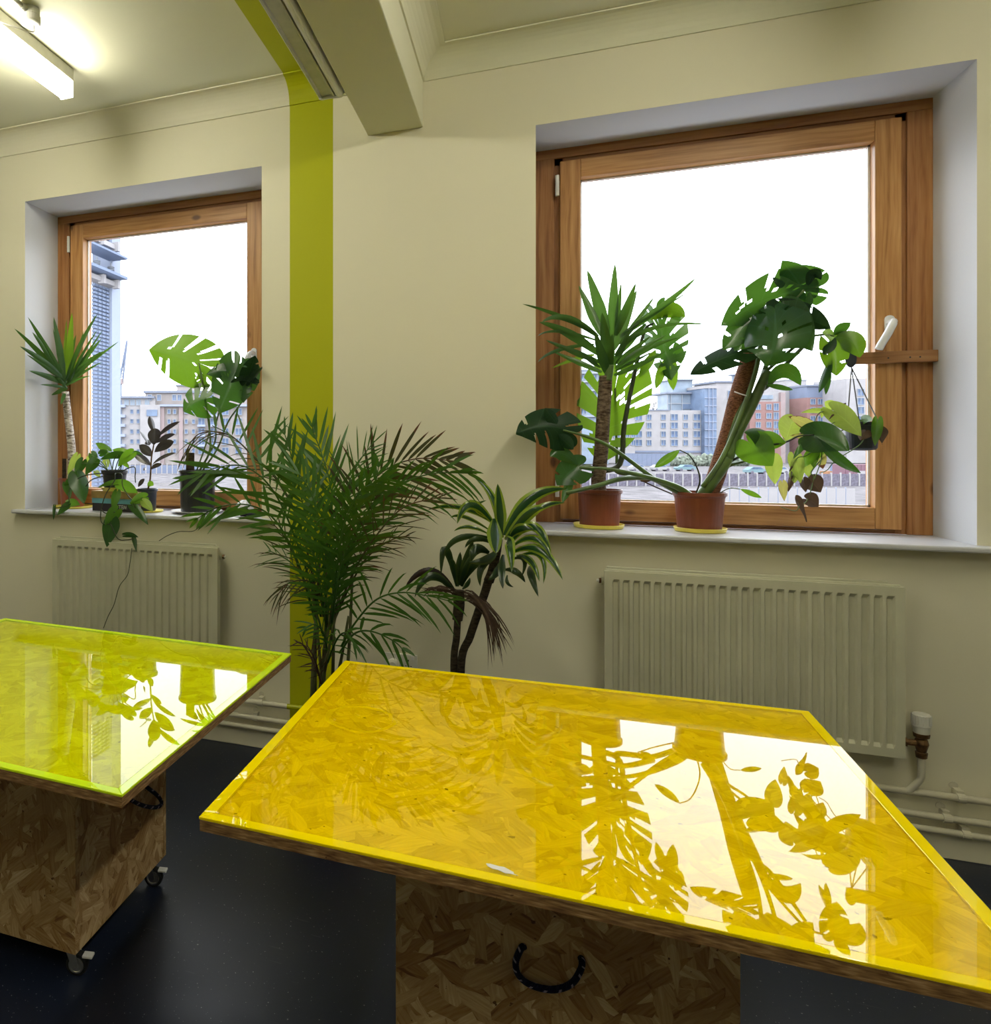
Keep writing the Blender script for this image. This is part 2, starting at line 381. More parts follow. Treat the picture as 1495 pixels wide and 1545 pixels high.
# ------------------------------------------------------------------ room shell
ZC, ZL, ZS = 3.09, 2.727, 1.075            # ceiling, window lintel, sill top
XL, XR, YB, TW = -4.6, 4.2, -6.6, .42      # room sides, back wall, thickness of the window wall
A0, A1 = XA(37.7, 0), XA(394.8, 0)         # opening of window 1
B0, B1 = XA(808.3, 0), XA(1473.8, 0)       # opening of window 2
BM0, BM1 = XA(555, 0), XA(638.3, 0)        # beam
ZBM = 2.79
def wall_with_openings():
    xs = [XL-.2, A0, A1, B0, B1, XR+.2]; zs = [0, ZS-.02, ZL, ZC+.12]
    m = MB(); idx = {}
    def vid(x, y, z):
        k = (x, y, z)
        if k not in idx: idx[k] = len(m.v); m.v.append(Vector(k))
        return idx[k]
    def q(a, b, c, d, mi=0): m.f.append((vid(*a), vid(*b), vid(*c), vid(*d))); m.mi.append(mi)
    for i in range(5):
        for j in range(3):
            if i in (1, 3) and j == 1: continue
            for y in (0, TW): q((xs[i], y, zs[j]), (xs[i+1], y, zs[j]), (xs[i+1], y, zs[j+1]), (xs[i], y, zs[j+1]))
    for (x0, x1) in ((A0, A1), (B0, B1)):
        for x in (x0, x1): q((x, 0, zs[1]), (x, TW, zs[1]), (x, TW, zs[2]), (x, 0, zs[2]), 1)
        for z in (zs[1], zs[2]): q((x0, 0, z), (x1, 0, z), (x1, TW, z), (x0, TW, z), 1)
    for i in range(5):
        for z in (zs[0], zs[3]): q((xs[i], 0, z), (xs[i+1], 0, z), (xs[i+1], TW, z), (xs[i], TW, z))
    for j in range(3):
        for x in (xs[0], xs[-1]): q((x, 0, zs[j]), (x, TW, zs[j]), (x, TW, zs[j+1]), (x, 0, zs[j+1]))
    return m
struct(wall_with_openings().build('wall_front', [M['wall'], M['reveal']]))
struct(MB().box(XL-.2, XL, YB-.2, 0, 0, ZC+.12).build('wall_left', M['wall']))
struct(MB().box(XR, XR+.2, YB-.2, 0, 0, ZC+.12).build('wall_right', M['wall']))
struct(MB().box(XL, XR, YB-.2, YB, 0, ZC+.12).build('wall_back', M['wall']))
struct(MB().box(XL-.2, XR+.2, YB-.2, TW, -.12, 0).build('floor', M['floor']))
struct(MB().box(XL-.2, XR+.2, YB-.2, 0, ZC+.001, ZC+.13).build('ceiling', M['ceiling']))
beam = MB().box(BM0, BM1, YB, 0, ZBM, ZC)
struct(beam.build('trim_1', M['ceiling'], bevel=.004))
def cove(x0, x1, along='x'):                       # plaster cove, concave, 95 mm
    r = .098; prof = [(0, 0), (0, -.003)]
    n = 8
    prof = [(-.0, 3.09-r-.006), (-.007, 3.09-r-.006), (-.007, 3.09-r)]
    for i in range(n+1):
        a = i/n*math.pi/2
        prof.append((-.007-(r-.007)*(1-math.cos(a)), 3.09-r+(r-.006)*math.sin(a)))
    prof += [(-r-.004, 3.09-.006), (-r-.004, 3.09)]
    prof += [(0, 3.09)]
    return prof
pf = cove(0, 0)
def cove_obj(name, x0, x1, mitre1=False):
    m = MB(); a = [Vector((x0-(p[0] if mitre1 else 0), p[0], p[1])) for p in pf]; b = [Vector((x1, p[0], p[1])) for p in pf]; n = len(pf)
    m.add(a+b, [tuple(range(n)), tuple(range(n, 2*n))[::-1]]+[(i, (i+1) % n, n+(i+1) % n, n+i) for i in range(n)])
    struct(m.build(name, M['ceiling'] if mitre1 else M['covegreen']))
M['covegreen'] = paint('cove_paint', (.72, .69, .54))
cove_obj('trim_2', XL, BM0)
cove_obj('trim_3', BM1, XR, True)
m = MB(); n = len(pf)                              # cove along the beam
a = [Vector((BM1-p[0], p[0], p[1])) for p in pf]; b = [Vector((BM1-p[0], YB, p[1])) for p in pf]
m.add(a+b, [tuple(range(n)), tuple(range(n, 2*n))[::-1]]+[(i, (i+1) % n, n+(i+1) % n, n+i) for i in range(n)])
struct(m.build('trim_4', M['ceiling']))
struct(MB().box(XL, XR, -.014, 0, 0, .095).build('baseboard_front', M['wall'], bevel=.003))
# sills
def sill(name, x0, x1, pr):
    m = MB(); e = .052
    poly = [(x0-e, -pr), (x1+e, -pr), (x1+e, 0), (x1, 0), (x1, .30), (x0, .30), (x0, 0), (x0-e, 0)]
    m.prism([(x, y, ZS-.02) for x, y in poly], (0, 0, .02))
    struct(m.build(name, M['sill'], bevel=.006))
sill('trim_5', A0, A1, .052); sill('trim_6', B0, B1, .068)
# ------------------------------------------------------------------ pine windows
def window(name, x0, x1, handle_px, bracket=False):
    root = bpy.data.objects.new(name, None); col.objects.link(root); root['kind'] = 'structure'; root.location = (x0, .29, ZS)
    z0, z1 = ZS, ZL
    fo, li, sa = .078, .034, .082                      # fixed frame, lip, sash member widths
    fy, ly, sy = .290, .300, .272
    def part(nm, mb, mat, parent=None, **k):
        if parent is None: return mb.build(nm, mat, root, **k)
        return mb.build(nm, mat, None, parent, **k)
    for xa in (x0, x1-fo): part('frame_upright', MB().box(xa, xa+fo, fy, .40, z0, z1-.042), M['pineD'], bevel=.002)
    part('frame_head', MB().box(x0, x1, fy, .40, z1-.042, z1), M['pineDX'], bevel=.002)
    part('frame_foot', MB().box(x0+fo, x1-fo, fy+.012, .40, z0, z0+.014), M['pineDX'])
    for xa in (x0+fo, x1-fo-li): part('frame_lip', MB().box(xa, xa+li, ly, .40, z0, z1-.042), M['pineD'])
    part('head_lip', MB().box(x0+fo, x1-fo, ly, .40, z1-.042-.030, z1-.042), M['pineDX'])
    sx0, sx1, sz0, sz1 = x0+fo+li-.012, x1-fo-li+.012, z0+.018, z1-.064
    for xa in (sx0, sx1-sa): part('sash_upright', MB().box(xa, xa+sa, sy, .36, sz0, sz1), M['pineZ'], bevel=.003)
    part('sash_rail', MB().box(sx0+sa, sx1-sa, sy+.001, .36, sz1-.078, sz1), M['pineX'], bevel=.003)
    part('sash_rail', MB().box(sx0+sa, sx1-sa, sy+.001, .36, sz0, sz0+.082), M['pineX'], bevel=.003)
    gx0, gx1, gz0, gz1 = sx0+sa, sx1-sa, sz0+.082, sz1-.078
    part('pane', MB().box(gx0-.004, gx1+.004, .326, .330, gz0-.004, gz1+.004), M['glass'])
    for (a, b, c, d) in ((gx0, gx0+.007, gz0, gz1), (gx1-.007, gx1, gz0, gz1), (gx0, gx1, gz0, gz0+.007), (gx0, gx1, gz1-.007, gz1)):
        part('glazing_gasket', MB().box(a, b, .318, .3262, c, d), M['plate'])
    for hz in (z1-.17, z0+.16):
        h = MB().tube([(sx0-.011, sy-.004, hz-.045), (sx0-.011, sy-.004, hz+.045)], .0085, 10)
        for q in (-.015, .015): h.tube([(sx0-.011, sy-.004, hz+q-.0008), (sx0-.011, sy-.004, hz+q+.0008)], .0095, 10)
        part('hinge', h, M['white'], smooth=False)
    hp = W(*handle_px, sy-.004)
    pl = MB(); pl.prism([(hp.x+.016*math.cos(a)*(1), sy+.001, hp.z+.016*math.sin(a)+(.018 if math.sin(a) > 0 else -.018)) for a in [i/16*2*math.pi for i in range(16)]], (0, -.009, 0))
    hb = part('handle_plate', pl, M['whitegloss'], bevel=.002)
    c = Vector((hp.x, sy-.008, hp.z+.004))
    gp = [c, c+Vector((0, -.030, .002)), c+Vector((-.008, -.046, -.010)), c+Vector((-.024, -.050, -.045)), c+Vector((-.044, -.050, -.085)), c+Vector((-.052, -.050, -.104))]
    gp = catmull(gp, 4)
    part('handle_grip', MB().tube(gp, [.0115]*8+[.0135]*(len(gp)-8), 10), M['whitegloss'], hb, smooth=True)
    return root
window('window_1', A0, A1, (383, 535))
window('window_2', B0, B1, (1342, 489))
# ------------------------------------------------------------------ lamps
def batten(name, x, y0, y1, label, group=None, z=ZC, loop=False):
    r = thing(name, label, 'lamp', (x, (y0+y1)/2, z), group)
    MB().box(x-.034, x+.034, y1, y0, z-.055, z-.002).build('batten_spine', M['white'], r, bevel=.004)
    d = MB(); d.prism([(x-.031, y0-.004, z-.056), (x+.031, y0-.004, z-.056), (x+.031, y0-.004, z-.118), (x+.024, y0-.004, z-.126), (x-.024, y0-.004, z-.126), (x-.031, y0-.004, z-.118)], (0, y1-y0+.008, 0))
    d.build('diffuser', M['lamp'], r)
    for (ya, yb) in ((y0, y0-.008), (y1, y1+.008)):
        MB().box(x-.034, x+.034, min(ya, yb)+.001, max(ya, yb)+.001, z-.056, z-.002).build('end_cap', M['white'], r, bevel=.002)
        MB().box(x-.032, x+.032, min(ya, yb)+.0015, max(ya, yb), z-.126, z-.0565).build('diffuser_end', M['lampend'], r)
    return r
lp = H(111, 104.6, ZC-.002)
LX, LY = lp.x-.034, lp.y
batten('batten_lamp', LX, LY, LY-1.55, 'lit white batten lamp on the ceiling at upper left')
for (x, y, lb) in ((LX, -2.75, 'unseen batten lamp added for light behind the camera, over the left bay'), (1.05, -.68, 'unseen batten lamp added to light the wall, over the right bay near the window'), (1.05, -2.75, 'unseen batten lamp added for light behind the camera, over the right bay')):
    batten('batten_lamp', x, y, y-1.55, lb)  # three unseen battens, added to light the upper wall and the room
# conduit and round junction box on the ceiling beside the lit batten
jb = H(46, 22, ZC-.02)
r = thing('ceiling_conduit', 'white conduit with a round junction box beside the lit batten', 'conduit', (jb.x, jb.y, ZC))
MB().lathe((jb.x, jb.y, ZC-.001), [(.036, 0), (.036, -.026), (.039, -.028), (.039, -.05), (.036, -.054), (.030, -.056)], 24).build('junction_box', M['white'], r, smooth=False, bevel=.002)
MB().tube([(jb.x, jb.y-.034, ZC-.016), (jb.x, jb.y-1.6, ZC-.016)], .0105, 12).build('conduit_pipe', M['white'], r, smooth=True)
MB().tube([(jb.x, jb.y-.028, ZC-.016), (jb.x, jb.y-.058, ZC-.016)], .0145, 12).build('conduit_coupling', M['white'], r, smooth=True)
MB().tube(catmull([(jb.x+.004, jb.y+.012, ZC-.055), (jb.x+.004, jb.y+.010, ZC-.082), (jb.x-.018, jb.y-.05, ZC-.094), (LX+.037, jb.y-.13, ZC-.072), (LX+.034, jb.y-.15, ZC-.045)], 6), .003, 8).build('flex', M['white'], r, smooth=True)
# unlit twin-lobed strip along the beam
sx1 = BM0-.004; sx0 = sx1-.112
ye = W(522, 142, 0); ey = -.40
r = thing('unlit_strip_light', 'unlit grey strip light running along the beam edge', 'lamp', ((sx0+sx1)/2, -1.5, ZBM))
zb = ZBM+.004
p1 = [(sx0, zb+.030), (sx0, zb+.012), (sx0+.006, zb+.004), (sx0+.014, zb+.004), (sx0+.018, zb+.009), (sx0+.058, zb+.009), (sx0+.062, zb+.003), (sx0+.068, zb+.003), (sx0+.070, zb+.030)]
MB().prism([(a, ey, b) for a, b in p1], (0, -3.6, 0)).build('reflector', M['alu'], r)
p2 = [(sx0+.086+.016*math.cos(a), zb+.014+.016*math.sin(a)) for a in [math.pi*(1+i/10) for i in range(11)]]
p2 += [(sx0+.102, zb+.03), (sx0+.070, zb+.03)]
MB().prism([(a, ey, b) for a, b in p2], (0, -3.6, 0)).build('tube_cover', M['plate'], r)
MB().box(sx0+.0, sx1, ey-3.6, ey, zb+.0302, zb+.05).build('back_plate', M['black'], r)
MB().prism([(a, ey+.001, b) for a, b in [(sx0, zb+.03), (sx0+.002, zb+.004), (sx0+.014, zb), (sx0+.060, zb), (sx0+.072, zb-.002), (sx0+.095, zb-.003), (sx0+.106, zb+.010), (sx0+.106, zb+.03)]], (0, .012, 0)).build('end_cap', M['plate'], r, bevel=.003)
MB().box(sx0+.03, sx0+.06, -2.0, -1.95, zb+.05, ZC).build('hanger', M['white'], r)
MB().box(sx0+.03, sx0+.06, -.9, -.86, zb+.05, ZC).build('hanger', M['white'], r)
# ------------------------------------------------------------------ radiators
def radiator(pxl, pxr, ptl, zt, zb, nf, label, yf=-.095, yb=-.035, valve=None, plug=None):
    x0, x1 = XA(pxl, yf), XA(pxr, yf)
    r = thing('radiator', label, 'radiator', ((x0+x1)/2, (yf+yb)/2, zb))
    mx, mt, mb_ = .022, .030, .030                      # plain margins
    pitch = (x1-x0-2*mx)/nf
    m = MB(); xs = []
    d = .011
    xs = [(x0, 0, 0)]
    for i in range(nf):
        a = x0+mx+i*pitch
        xs += [(a+pitch*.14, 0, 1), (a+pitch*.28, 1, 1), (a+pitch*.72, 1, 1), (a+pitch*.86, 0, 1)]
    xs += [(x1, 0, 0)]
    zz = [zb, zb+mb_, zb+mb_+.012, zt-mt-.012, zt-mt, zt]
    n = len(xs)
    verts = []
    for k, z in enumerate(zz):
        for (x, g, _) in xs: verts.append((x, yf+(d if g and k in (2, 3) else 0), z))
    faces = [(k*n+i, k*n+i+1, (k+1)*n+i+1, (k+1)*n+i) for k in range(5) for i in range(n-1)]
    bo = len(verts)
    verts += [(x0, yf+.02, zb), (x1, yf+.02, zb), (x1, yf+.02, zt), (x0, yf+.02, zt)]
    faces += [(bo, bo+1, bo+2, bo+3), tuple([bo]+[i for i in range(n)]+[bo+1]), tuple([bo+3]+[5*n+i for i in range(n)]+[bo+2]),
              tuple([bo]+[k*n for k in range(6)]+[bo+3]), tuple([bo+1]+[k*n+n-1 for k in range(6)]+[bo+2])]
    m.add(verts, faces); m.build('front_panel', M['rad'], r)
    MB().box(x0+.004, x1-.004, yf+.0205, yf+.0285, zt-.012, zt+.006).build('top_seam', M['rad'], r, bevel=.003)
    MB().box(x0+.010, x1-.010, yf+.0287, yb, zb+.012, zt-.016).build('back_panel', M['rad'], r, bevel=.004)
    MB().box(x0+.012, x1-.03, yb-.012, yb-.002, zt-.0155, zt+.012).build('rear_seam', M['rad'], r, bevel=.003)
    for xa in (x0+.15, x1-.15): MB().box(xa-.02, xa+.02, yb+.0002, -.0016, zb+.1, zt-.1).build('wall_bracket', M['rad'], r)
    ym = (yf+.0287+yb)/2
    for (xa, s) in ((x0+.010, -1), (x1-.010, 1)):
        if plug == s:
            MB().tube([(xa, ym, zt-.045), (xa+s*.018, ym, zt-.045)], .017, 14).build('tap_boss', M['rad'], r)
            MB().tube([(xa+s*.018, ym, zt-.045), (xa+s*.026, ym, zt-.045)], .011, 6).build('bleed_plug', M['brass'], r)
            MB().tube([(xa+s*.026, ym, zt-.045), (xa+s*.034, ym, zt-.045)], .006, 8).build('bleed_screw', M['white'], r)
    return r, x0, x1, ym
zr2 = W(1366, 886.9, -.095).z; zr2b = W(1372, 1146, -.095).z
rad2, rx0, rx1, rym = radiator(912, 1366, 0, zr2, zr2b, 25, 'cream ribbed panel radiator with a thermostatic valve under the right-hand window', plug=-1)
zr1 = W(200, 820.2, -.095).z
rad1, qx0, qx1, qym = radiator(79, 328, 0, zr1, zr1-(zr2-zr2b), 22, 'cream ribbed panel radiator behind the lime table under the left-hand window', plug=1)
# thermostatic valve of radiator 2
vx = XA(1390, rym); vz = zr2b+.045
v_ = MB().tube([(rx1-.012, rym, vz), (rx1+.014, rym, vz)], .013, 8).tube([(rx1+.006, rym, vz), (rx1+.018, rym, vz)], .017, 6)
v_.tube([(rx1+.018, rym, vz), (vx, rym, vz)], .011, 10)
v_.build('valve_union', M['brass'], rad2)
MB().lathe((vx, rym, vz), [(.012, -.05), (.015, -.048), (.017, -.030), (.013, -.028), (.017, -.012), (.020, 0), (.017, .014), (.013, .018), (.021, .022), (.023, .034), (.014, .040)], 12).build('valve_body', M['brass'], rad2)
hd = MB().lathe((vx, rym, vz), [(.021, .036), (.022, .040), (.0235, .058), (.026, .060), (.026, .064), (.0245, .066), (.0245, .098), (.022, .102)], 24).build('valve_head', M['white'], rad2)
ribs = MB()
for i in range(20):
    a = i/20*2*math.pi; c = Vector((vx+.0252*math.cos(a), rym+.0252*math.sin(a), vz))
    ribs.box(c.x-.0016, c.x+.0016, c.y-.0016, c.y+.0016, vz+.067, vz+.098)
ribs.build('valve_grip', M['white'], None, hd)
# ------------------------------------------------------------------ heating pipes along the wall
def pipe(z, y, rr, clips, label):
    r = thing('heating_pipe', label, 'pipe', (0, y, z))
    MB().tube([(XL, y, z), (XS0-.012, y, z), (XS0, y, z), (XS1, y, z), (XR, y, z)], rr, 14).build('pipe_run', M['pipe'], r, smooth=True)
    for (px, py) in clips:
        x = XA(px, y)
        c = MB().tube([(x-.011, y, z), (x+.011, y, z)], rr+.0035, 14).box(x-.010, x+.010, y, -.0005, z+rr*.4, z+rr+.012)
        c.tube([(x-.006, -.001, z+rr+.018), (x-.006, -.006, z+rr+.018)], .013, 14)
        c.build('pipe_clip', M['pipe'], r)
    return r
def pz(px, py, y): return W(px, py, y).z
PZ = [pz(1495, 1210.8, -.035), pz(1495, 1244.3, -.030), pz(1495, 1265.3, -.030)]
pipe(PZ[0], -.035, .0120, [(1449, 1198), (393, 1050)], 'highest of the three heating pipes along the window wall')
pipe(PZ[1], -.030, .0115, [(1428, 1229), (385, 1077)], 'middle one of the three heating pipes along the window wall')
pipe(PZ[2], -.030, .0110, [(1457, 1258)], 'lowest of the three heating pipes, just above the skirting')
MB().tube(catmull([(vx, rym, vz-.046), (vx, rym, vz-.10), (vx-.002, rym+.004, PZ[0]+.05), (vx-.022, -.040, PZ[0]+.014), (vx-.034, -.037, PZ[0])], 6), .0105, 12).build('feed_pipe', M['pipe'], rad2, smooth=True)
# ------------------------------------------------------------------ double socket with a plug
s0, s1 = W(579.5, 983, 0), W(630, 987, 0)
zt_ = s0.z; zb_ = zt_-.088; xs0, xs1 = s0.x, s1.x
r = thing('wall_socket', 'white double wall socket behind the yellow table, one plug in', 'socket', ((xs0+xs1)/2, 0, zb_))
MB().box(xs0, xs1, -.010, 0, zb_, zt_).build('face_plate', M['white'], r, bevel=.003)
for q in (.28, .74):
    xx = xs0+(xs1-xs0)*q
    MB().box(xx+.012, xx+.024, -.0145, -.010, zt_-.022, zt_-.006).build('rocker', M['plate'], r, bevel=.001)
xx = xs0+(xs1-xs0)*.74
for (dx, dz, ww, hh) in ((0, -.026, .004, .008), (-.011, -.05, .007, .003), (.011, -.05, .007, .003)):
    MB().box(xx+dx-ww/2, xx+dx+ww/2, -.0108, -.0098, zt_+dz-hh/2, zt_+dz+hh/2).build('pin_slot', M['black'], r)
xx = xs0+(xs1-xs0)*.30
pg = MB().lathe((xx, 0, 0), [(.024, 0), (.026, .004), (.024, .026), (.016, .034)], 20)
pg.v = [Vector((xx+(q.x-xx), -.010-q.z, zt_-.046+q.y)) for q in pg.v]
pg.build('plug', M['white'], r, bevel=.001)
MB().tube(catmull([(xx, -.03, zt_-.066), (xx+.004, -.035, zt_-.12), (xx+.02, -.02, .12), (xx+.1, -.06, .012), (xx+.25, -.2, .010)], 6), .0035, 8).build('plug_cable', M['white'], r, smooth=True)
# ------------------------------------------------------------------ tables
def at(c, u, v): return c[0]+(c[1]-c[0])*u+(c[3]-c[0])*v+(c[0]-c[1]+c[2]-c[3])*u*v
def table(name, label, cpx, zt, mats, cab, handle_side, rope_px, ring=None, chip=None):
    c = [H(px, py, zt) for px, py in cpx]                # near-left, near-right, far-right, far-left corners of the top
    ctr = (c[0]+c[1]+c[2]+c[3])/4
    r = thing(name, label, 'table', (ctr.x, ctr.y, 0))
    tk = .0215; ac = .0055
    def shrink(e, z): # corners moved inwards by e metres
        cc = sum(c, Vector())/4; o = []
        for q in c: d = (q-cc); o.append(Vector((q.x-math.copysign(e, d.x), q.y-math.copysign(e, d.y), z)))
        return o
    b = shrink(.0015, zt-ac-tk)
    MB().prism(b, (0, 0, tk-.0002)).build('table_top', M['osbtop'], r, uvbox=.37*len(name), bevel=.0015)
    # the sawn edge of the board shows its layers
    for i in range(4):
        p, q = b[i], b[(i+1) % 4]; d = (q-p).normalized(); nrm = Vector((d.y, -d.x, 0))
        MB().prism([p+nrm*.0004-d*0, q+nrm*.0004, q-nrm*.0006, p-nrm*.0006], (0, 0, tk-.001)).build('sawn_edge', M['osbedge'], r, uvbox=.11)
    a = shrink(0, zt-ac)
    bw = .023; ins = shrink(bw, zt-ac)
    MB().prism(ins, (0, 0, ac)).build('acrylic_sheet', mats[0], r)
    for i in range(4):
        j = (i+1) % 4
        MB().prism([a[i], a[j], ins[j], ins[i]], (0, 0, ac)).build('acrylic_edge_glow', mats[1], r, bevel=.0012)  # glow at the sheet's edge, painted as a bright opaque border
    # cabinet on castors
    u0, u1, v0, v1 = cab; w0 = [at(c, u0, v0), at(c, u1, v0), at(c, u1, v1), at(c, u0, v1)]
    x0, x1 = (w0[0].x+w0[3].x)/2, (w0[1].x+w0[2].x)/2; y0, y1 = (w0[0].y+w0[1].y)/2, (w0[2].y+w0[3].y)/2
    if handle_side == 'front': x0, x1 = XA(597, y0), XA(1117, y0)
    else:
        k0, k1 = H(105, 1439, .085), H(258, 1291, .085); dx_ = (k0.x+k1.x)/2-x1; x0 += dx_; x1 += dx_; y0, y1 = k0.y, k1.y
    z0, z1 = .085, zt-ac-tk-.0004; tp = .018
    MB().box(x0, x1, y0, y0+tp, z0, z1).build('front_panel', M['osb'], r, uvbox=1.3, bevel=.001)
    MB().box(x0, x1, y1-tp, y1, z0, z1).build('back_panel', M['osb'], r, uvbox=2.3, bevel=.001)
    MB().box(x0, x0+tp, y0+tp+.0008, y1-tp-.0008, z0, z1).build('side_panel', M['osb'], r, uvbox=3.1, bevel=.001)
    MB().box(x1-tp, x1, y0+tp+.0008, y1-tp-.0008, z0, z1).build('side_panel', M['osb'], r, uvbox=4.7, bevel=.001)
    MB().box(x0+tp+.001, x1-tp-.001, y0+tp+.001, y1-tp-.001, z0+.001, z0+tp).build('base_panel', M['osb'], r, uvbox=5.2)
    for (xa, xb, ya) in ((x0, x1, y0-.0003), ):
        for xx in (xa, xb-tp): pass
    for (cx_, cy_) in ((x0+.042, y0+.042), (x1-.042, y0+.042), (x0+.042, y1-.042), (x1-.042, y1-.042)):
        RC = Matrix.Rotation(math.radians(-78), 3, 'Z'); pc_ = Vector((cx_, cy_, 0))
        def sw(m): m.v = [pc_+RC @ (q-pc_) for q in m.v]; return m
        k = MB().box(cx_-.024, cx_+.024, cy_-.024, cy_+.024, z0-.004, z0-.0003)
        for s in (-1, 1): k.prism([(cx_+s*.0165, cy_-.012, z0-.004), (cx_+s*.0165, cy_+.016, z0-.004), (cx_+s*.0165, cy_+.026, .032), (cx_+s*.0165, cy_+.012, .020)], (s*.002, 0, 0))
        cs = sw(k).build('castor', M['steel'], r)
        wh = MB()
        prof = [(.0, -.011), (.020, -.011), (.0285, -.010), (.030, -.006), (.030, .006), (.0285, .010), (.020, .011), (0, .011)]
        wh.lathe((0, 0, 0), [(max(.001, a_), b_) for a_, b_ in prof], 28)
        wh.v = [Vector((cx_+q.z, cy_+.018+q.x, .0305+q.y)) for q in wh.v]
        sw(wh).build('wheel', M['rubber'], None, cs, smooth=False)
        h2 = MB(); h2.lathe((0, 0, 0), [(.002, -.0155), (.006, -.0155), (.007, -.0118), (.015, -.0118), (.017, -.0127), (.021, -.0127), (.021, -.0112), (.008, -.0112), (.008, .0112), (.021, .0112), (.021, .0127), (.017, .0127), (.015, .0118), (.007, .0118), (.006, .0155), (.002, .0155)], 24)
        h2.v = [Vector((cx_+q.z, cy_+.018+q.x, .0305+q.y)) for q in h2.v]
        sw(h2).build('hub', M['steel'], None, cs)
        sw(MB().box(cx_-.011, cx_+.011, cy_+.034, cy_+.062, .050, .057)).build('brake_lever', M['plate'], None, cs, bevel=.002)
    # rope handle
    if handle_side == 'front': pts = [W(px, py, y0-d) for (px, py, d) in rope_px]
    else:
        def onx(px, py, d):
            q = ray(px, py); s = (x1+d)/q.x; return EYEP+q*s
        pts = [onx(px, py, d) for (px, py, d) in rope_px]
    MB().tube(catmull(pts, 7), .0062, 10).build('rope_handle', M['rope'], r, smooth=True)
    if chip is not None:
        q = H(*chip, zt+.0004); rs = random.Random(3)
        MB().prism([q+Vector((math.cos(k/14*6.283)*.030*rs.uniform(.5, 1), math.sin(k/14*6.283)*.010*rs.uniform(.5, 1.1)+math.cos(k/14*6.283)*-.006, 0)) for k in range(14)], (0, 0, .0006)).build('paint_splash', M['plate'], r)['label'] = 'dried white paint splash on the table top'
    return r, c
ZT = .715
ringc = H(566, 1075, ZT); ringc.z = ZT
M['acY'] = acrylic('yellow_acrylic', (1.0, .93, .0), (1.0, .78, .0), .23, ACRYLIC_IOR, tuple(ringc))
M['acYe'] = acrylic('yellow_acrylic_edge_glow', (1.0, .85, .0), (1.0, .78, .0), .93, 1.45)  # edge glow put into a bright, nearly opaque body colour
M['acG'] = acrylic('lime_acrylic', (.90, 1.0, .0), (.84, .98, .0), .24, ACRYLIC_IOR)
M['acGe'] = acrylic('lime_acrylic_edge_glow', (.75, 1.0, .0), (.74, 1.0, .015), .90, 1.45)  # lime edge glow, likewise put into the body colour
tabY, cY = table('work_table', 'table with yellow acrylic top on a strand-board cabinet, nearest', [(300, 1232), (1633, 1523.7), (1220.1, 1072.7), (520.2, 996.3)], ZT,
      (M['acY'], M['acYe']), (.245, .755, .295, .77), 'front', [(791, 1428, -.004), (786, 1431, .012), (778, 1452, .016), (783, 1472, .018), (803, 1487, .020), (835, 1493, .022), (862, 1484, .020), (876, 1463, .017), (878, 1450, .012), (876, 1445, -.004)], chip=(757, 1312))
gNR, gFR, gFL = H(184, 1199.3, ZT), H(439.6, 985.8, ZT), H(7.7, 932.4, ZT)
gNL = gNR+(gFL-gFR)
def topx(p):
    d = p-EYEP; Z = d.dot(AX); return (CX+F*d.dot(RT)/Z, CY-F*d.z/Z)
tabG, cG = table('work_table', 'table with lime green acrylic top on a strand-board cabinet, at left', [topx(gNL), (184, 1199.3), (439.6, 985.8), (7.7, 932.4)], ZT,
      (M['acG'], M['acGe']), (.20, .70, .315, .79), 'right', [(214, 1181, -.004), (222, 1188, .012), (236, 1199, .016), (243, 1208, .018), (243, 1214, .019), (236, 1218, .020), (222, 1217, .018), (207, 1212, .014), (196, 1206, .010), (194, 1205, -.004)])
# ------------------------------------------------------------------ plants
def prof_lance(t): return min(1.0, (.30+1.35*t**.75))*max(0, (1-t))**.62*1.25 if t < 1 else 0
def prof_drac(t): return (.30+.70*min(1, t*2.6))*max(0, 1-t**3.2)**.8
def prof_ell(t): return max(.03, math.sin(math.pi*min(1, max(0, t)))**.72)
HEART = [(0, 1.0), (12, .86), (25, .76), (45, .66), (70, .60), (95, .57), (120, .53), (145, .47), (162, .40), (174, .27), (180, .10)]
MONST = [(0, 1.0), (10, .93), (25, .87), (45, .82), (70, .77), (95, .72), (120, .64), (145, .52), (165, .36), (180, .15)]
MONST2 = [(0, 1.0), (10, .93), (25, .85), (45, .76), (70, .66), (95, .56), (120, .44), (145, .31), (165, .2), (180, .1)]
def rpol(tab, a):
    for (a0, r0), (a1, r1) in zip(tab, tab[1:]):
        if a <= a1: return r0+(r1-r0)*(a-a0)/(a1-a0)
    return tab[-1][1]
def frame(B, T, roll, sag, mid, up=UP):
    L = (T-B).length
    mid = mid if mid is not None else (B+T)/2+up*sag*L
    ctl = mid*2-(B+T)/2
    def pos(u): return B*(1-u)**2+ctl*2*u*(1-u)+T*u*u
    def tan(u): q = (ctl-B)*2*(1-u)+(T-ctl)*2*u; return q.normalized()
    n0 = (EYEP-(B+T)/2).normalized()
    def side(u):
        tg = tan(u); b = tg.cross(n0)
        if b.length < .05: b = tg.cross(UP)
        b.normalize()
        return (Matrix.Rotation(roll, 3, tg) @ b)
    return L, pos, tan, side
def P3(q): return q if isinstance(q, Vector) else W(*q)
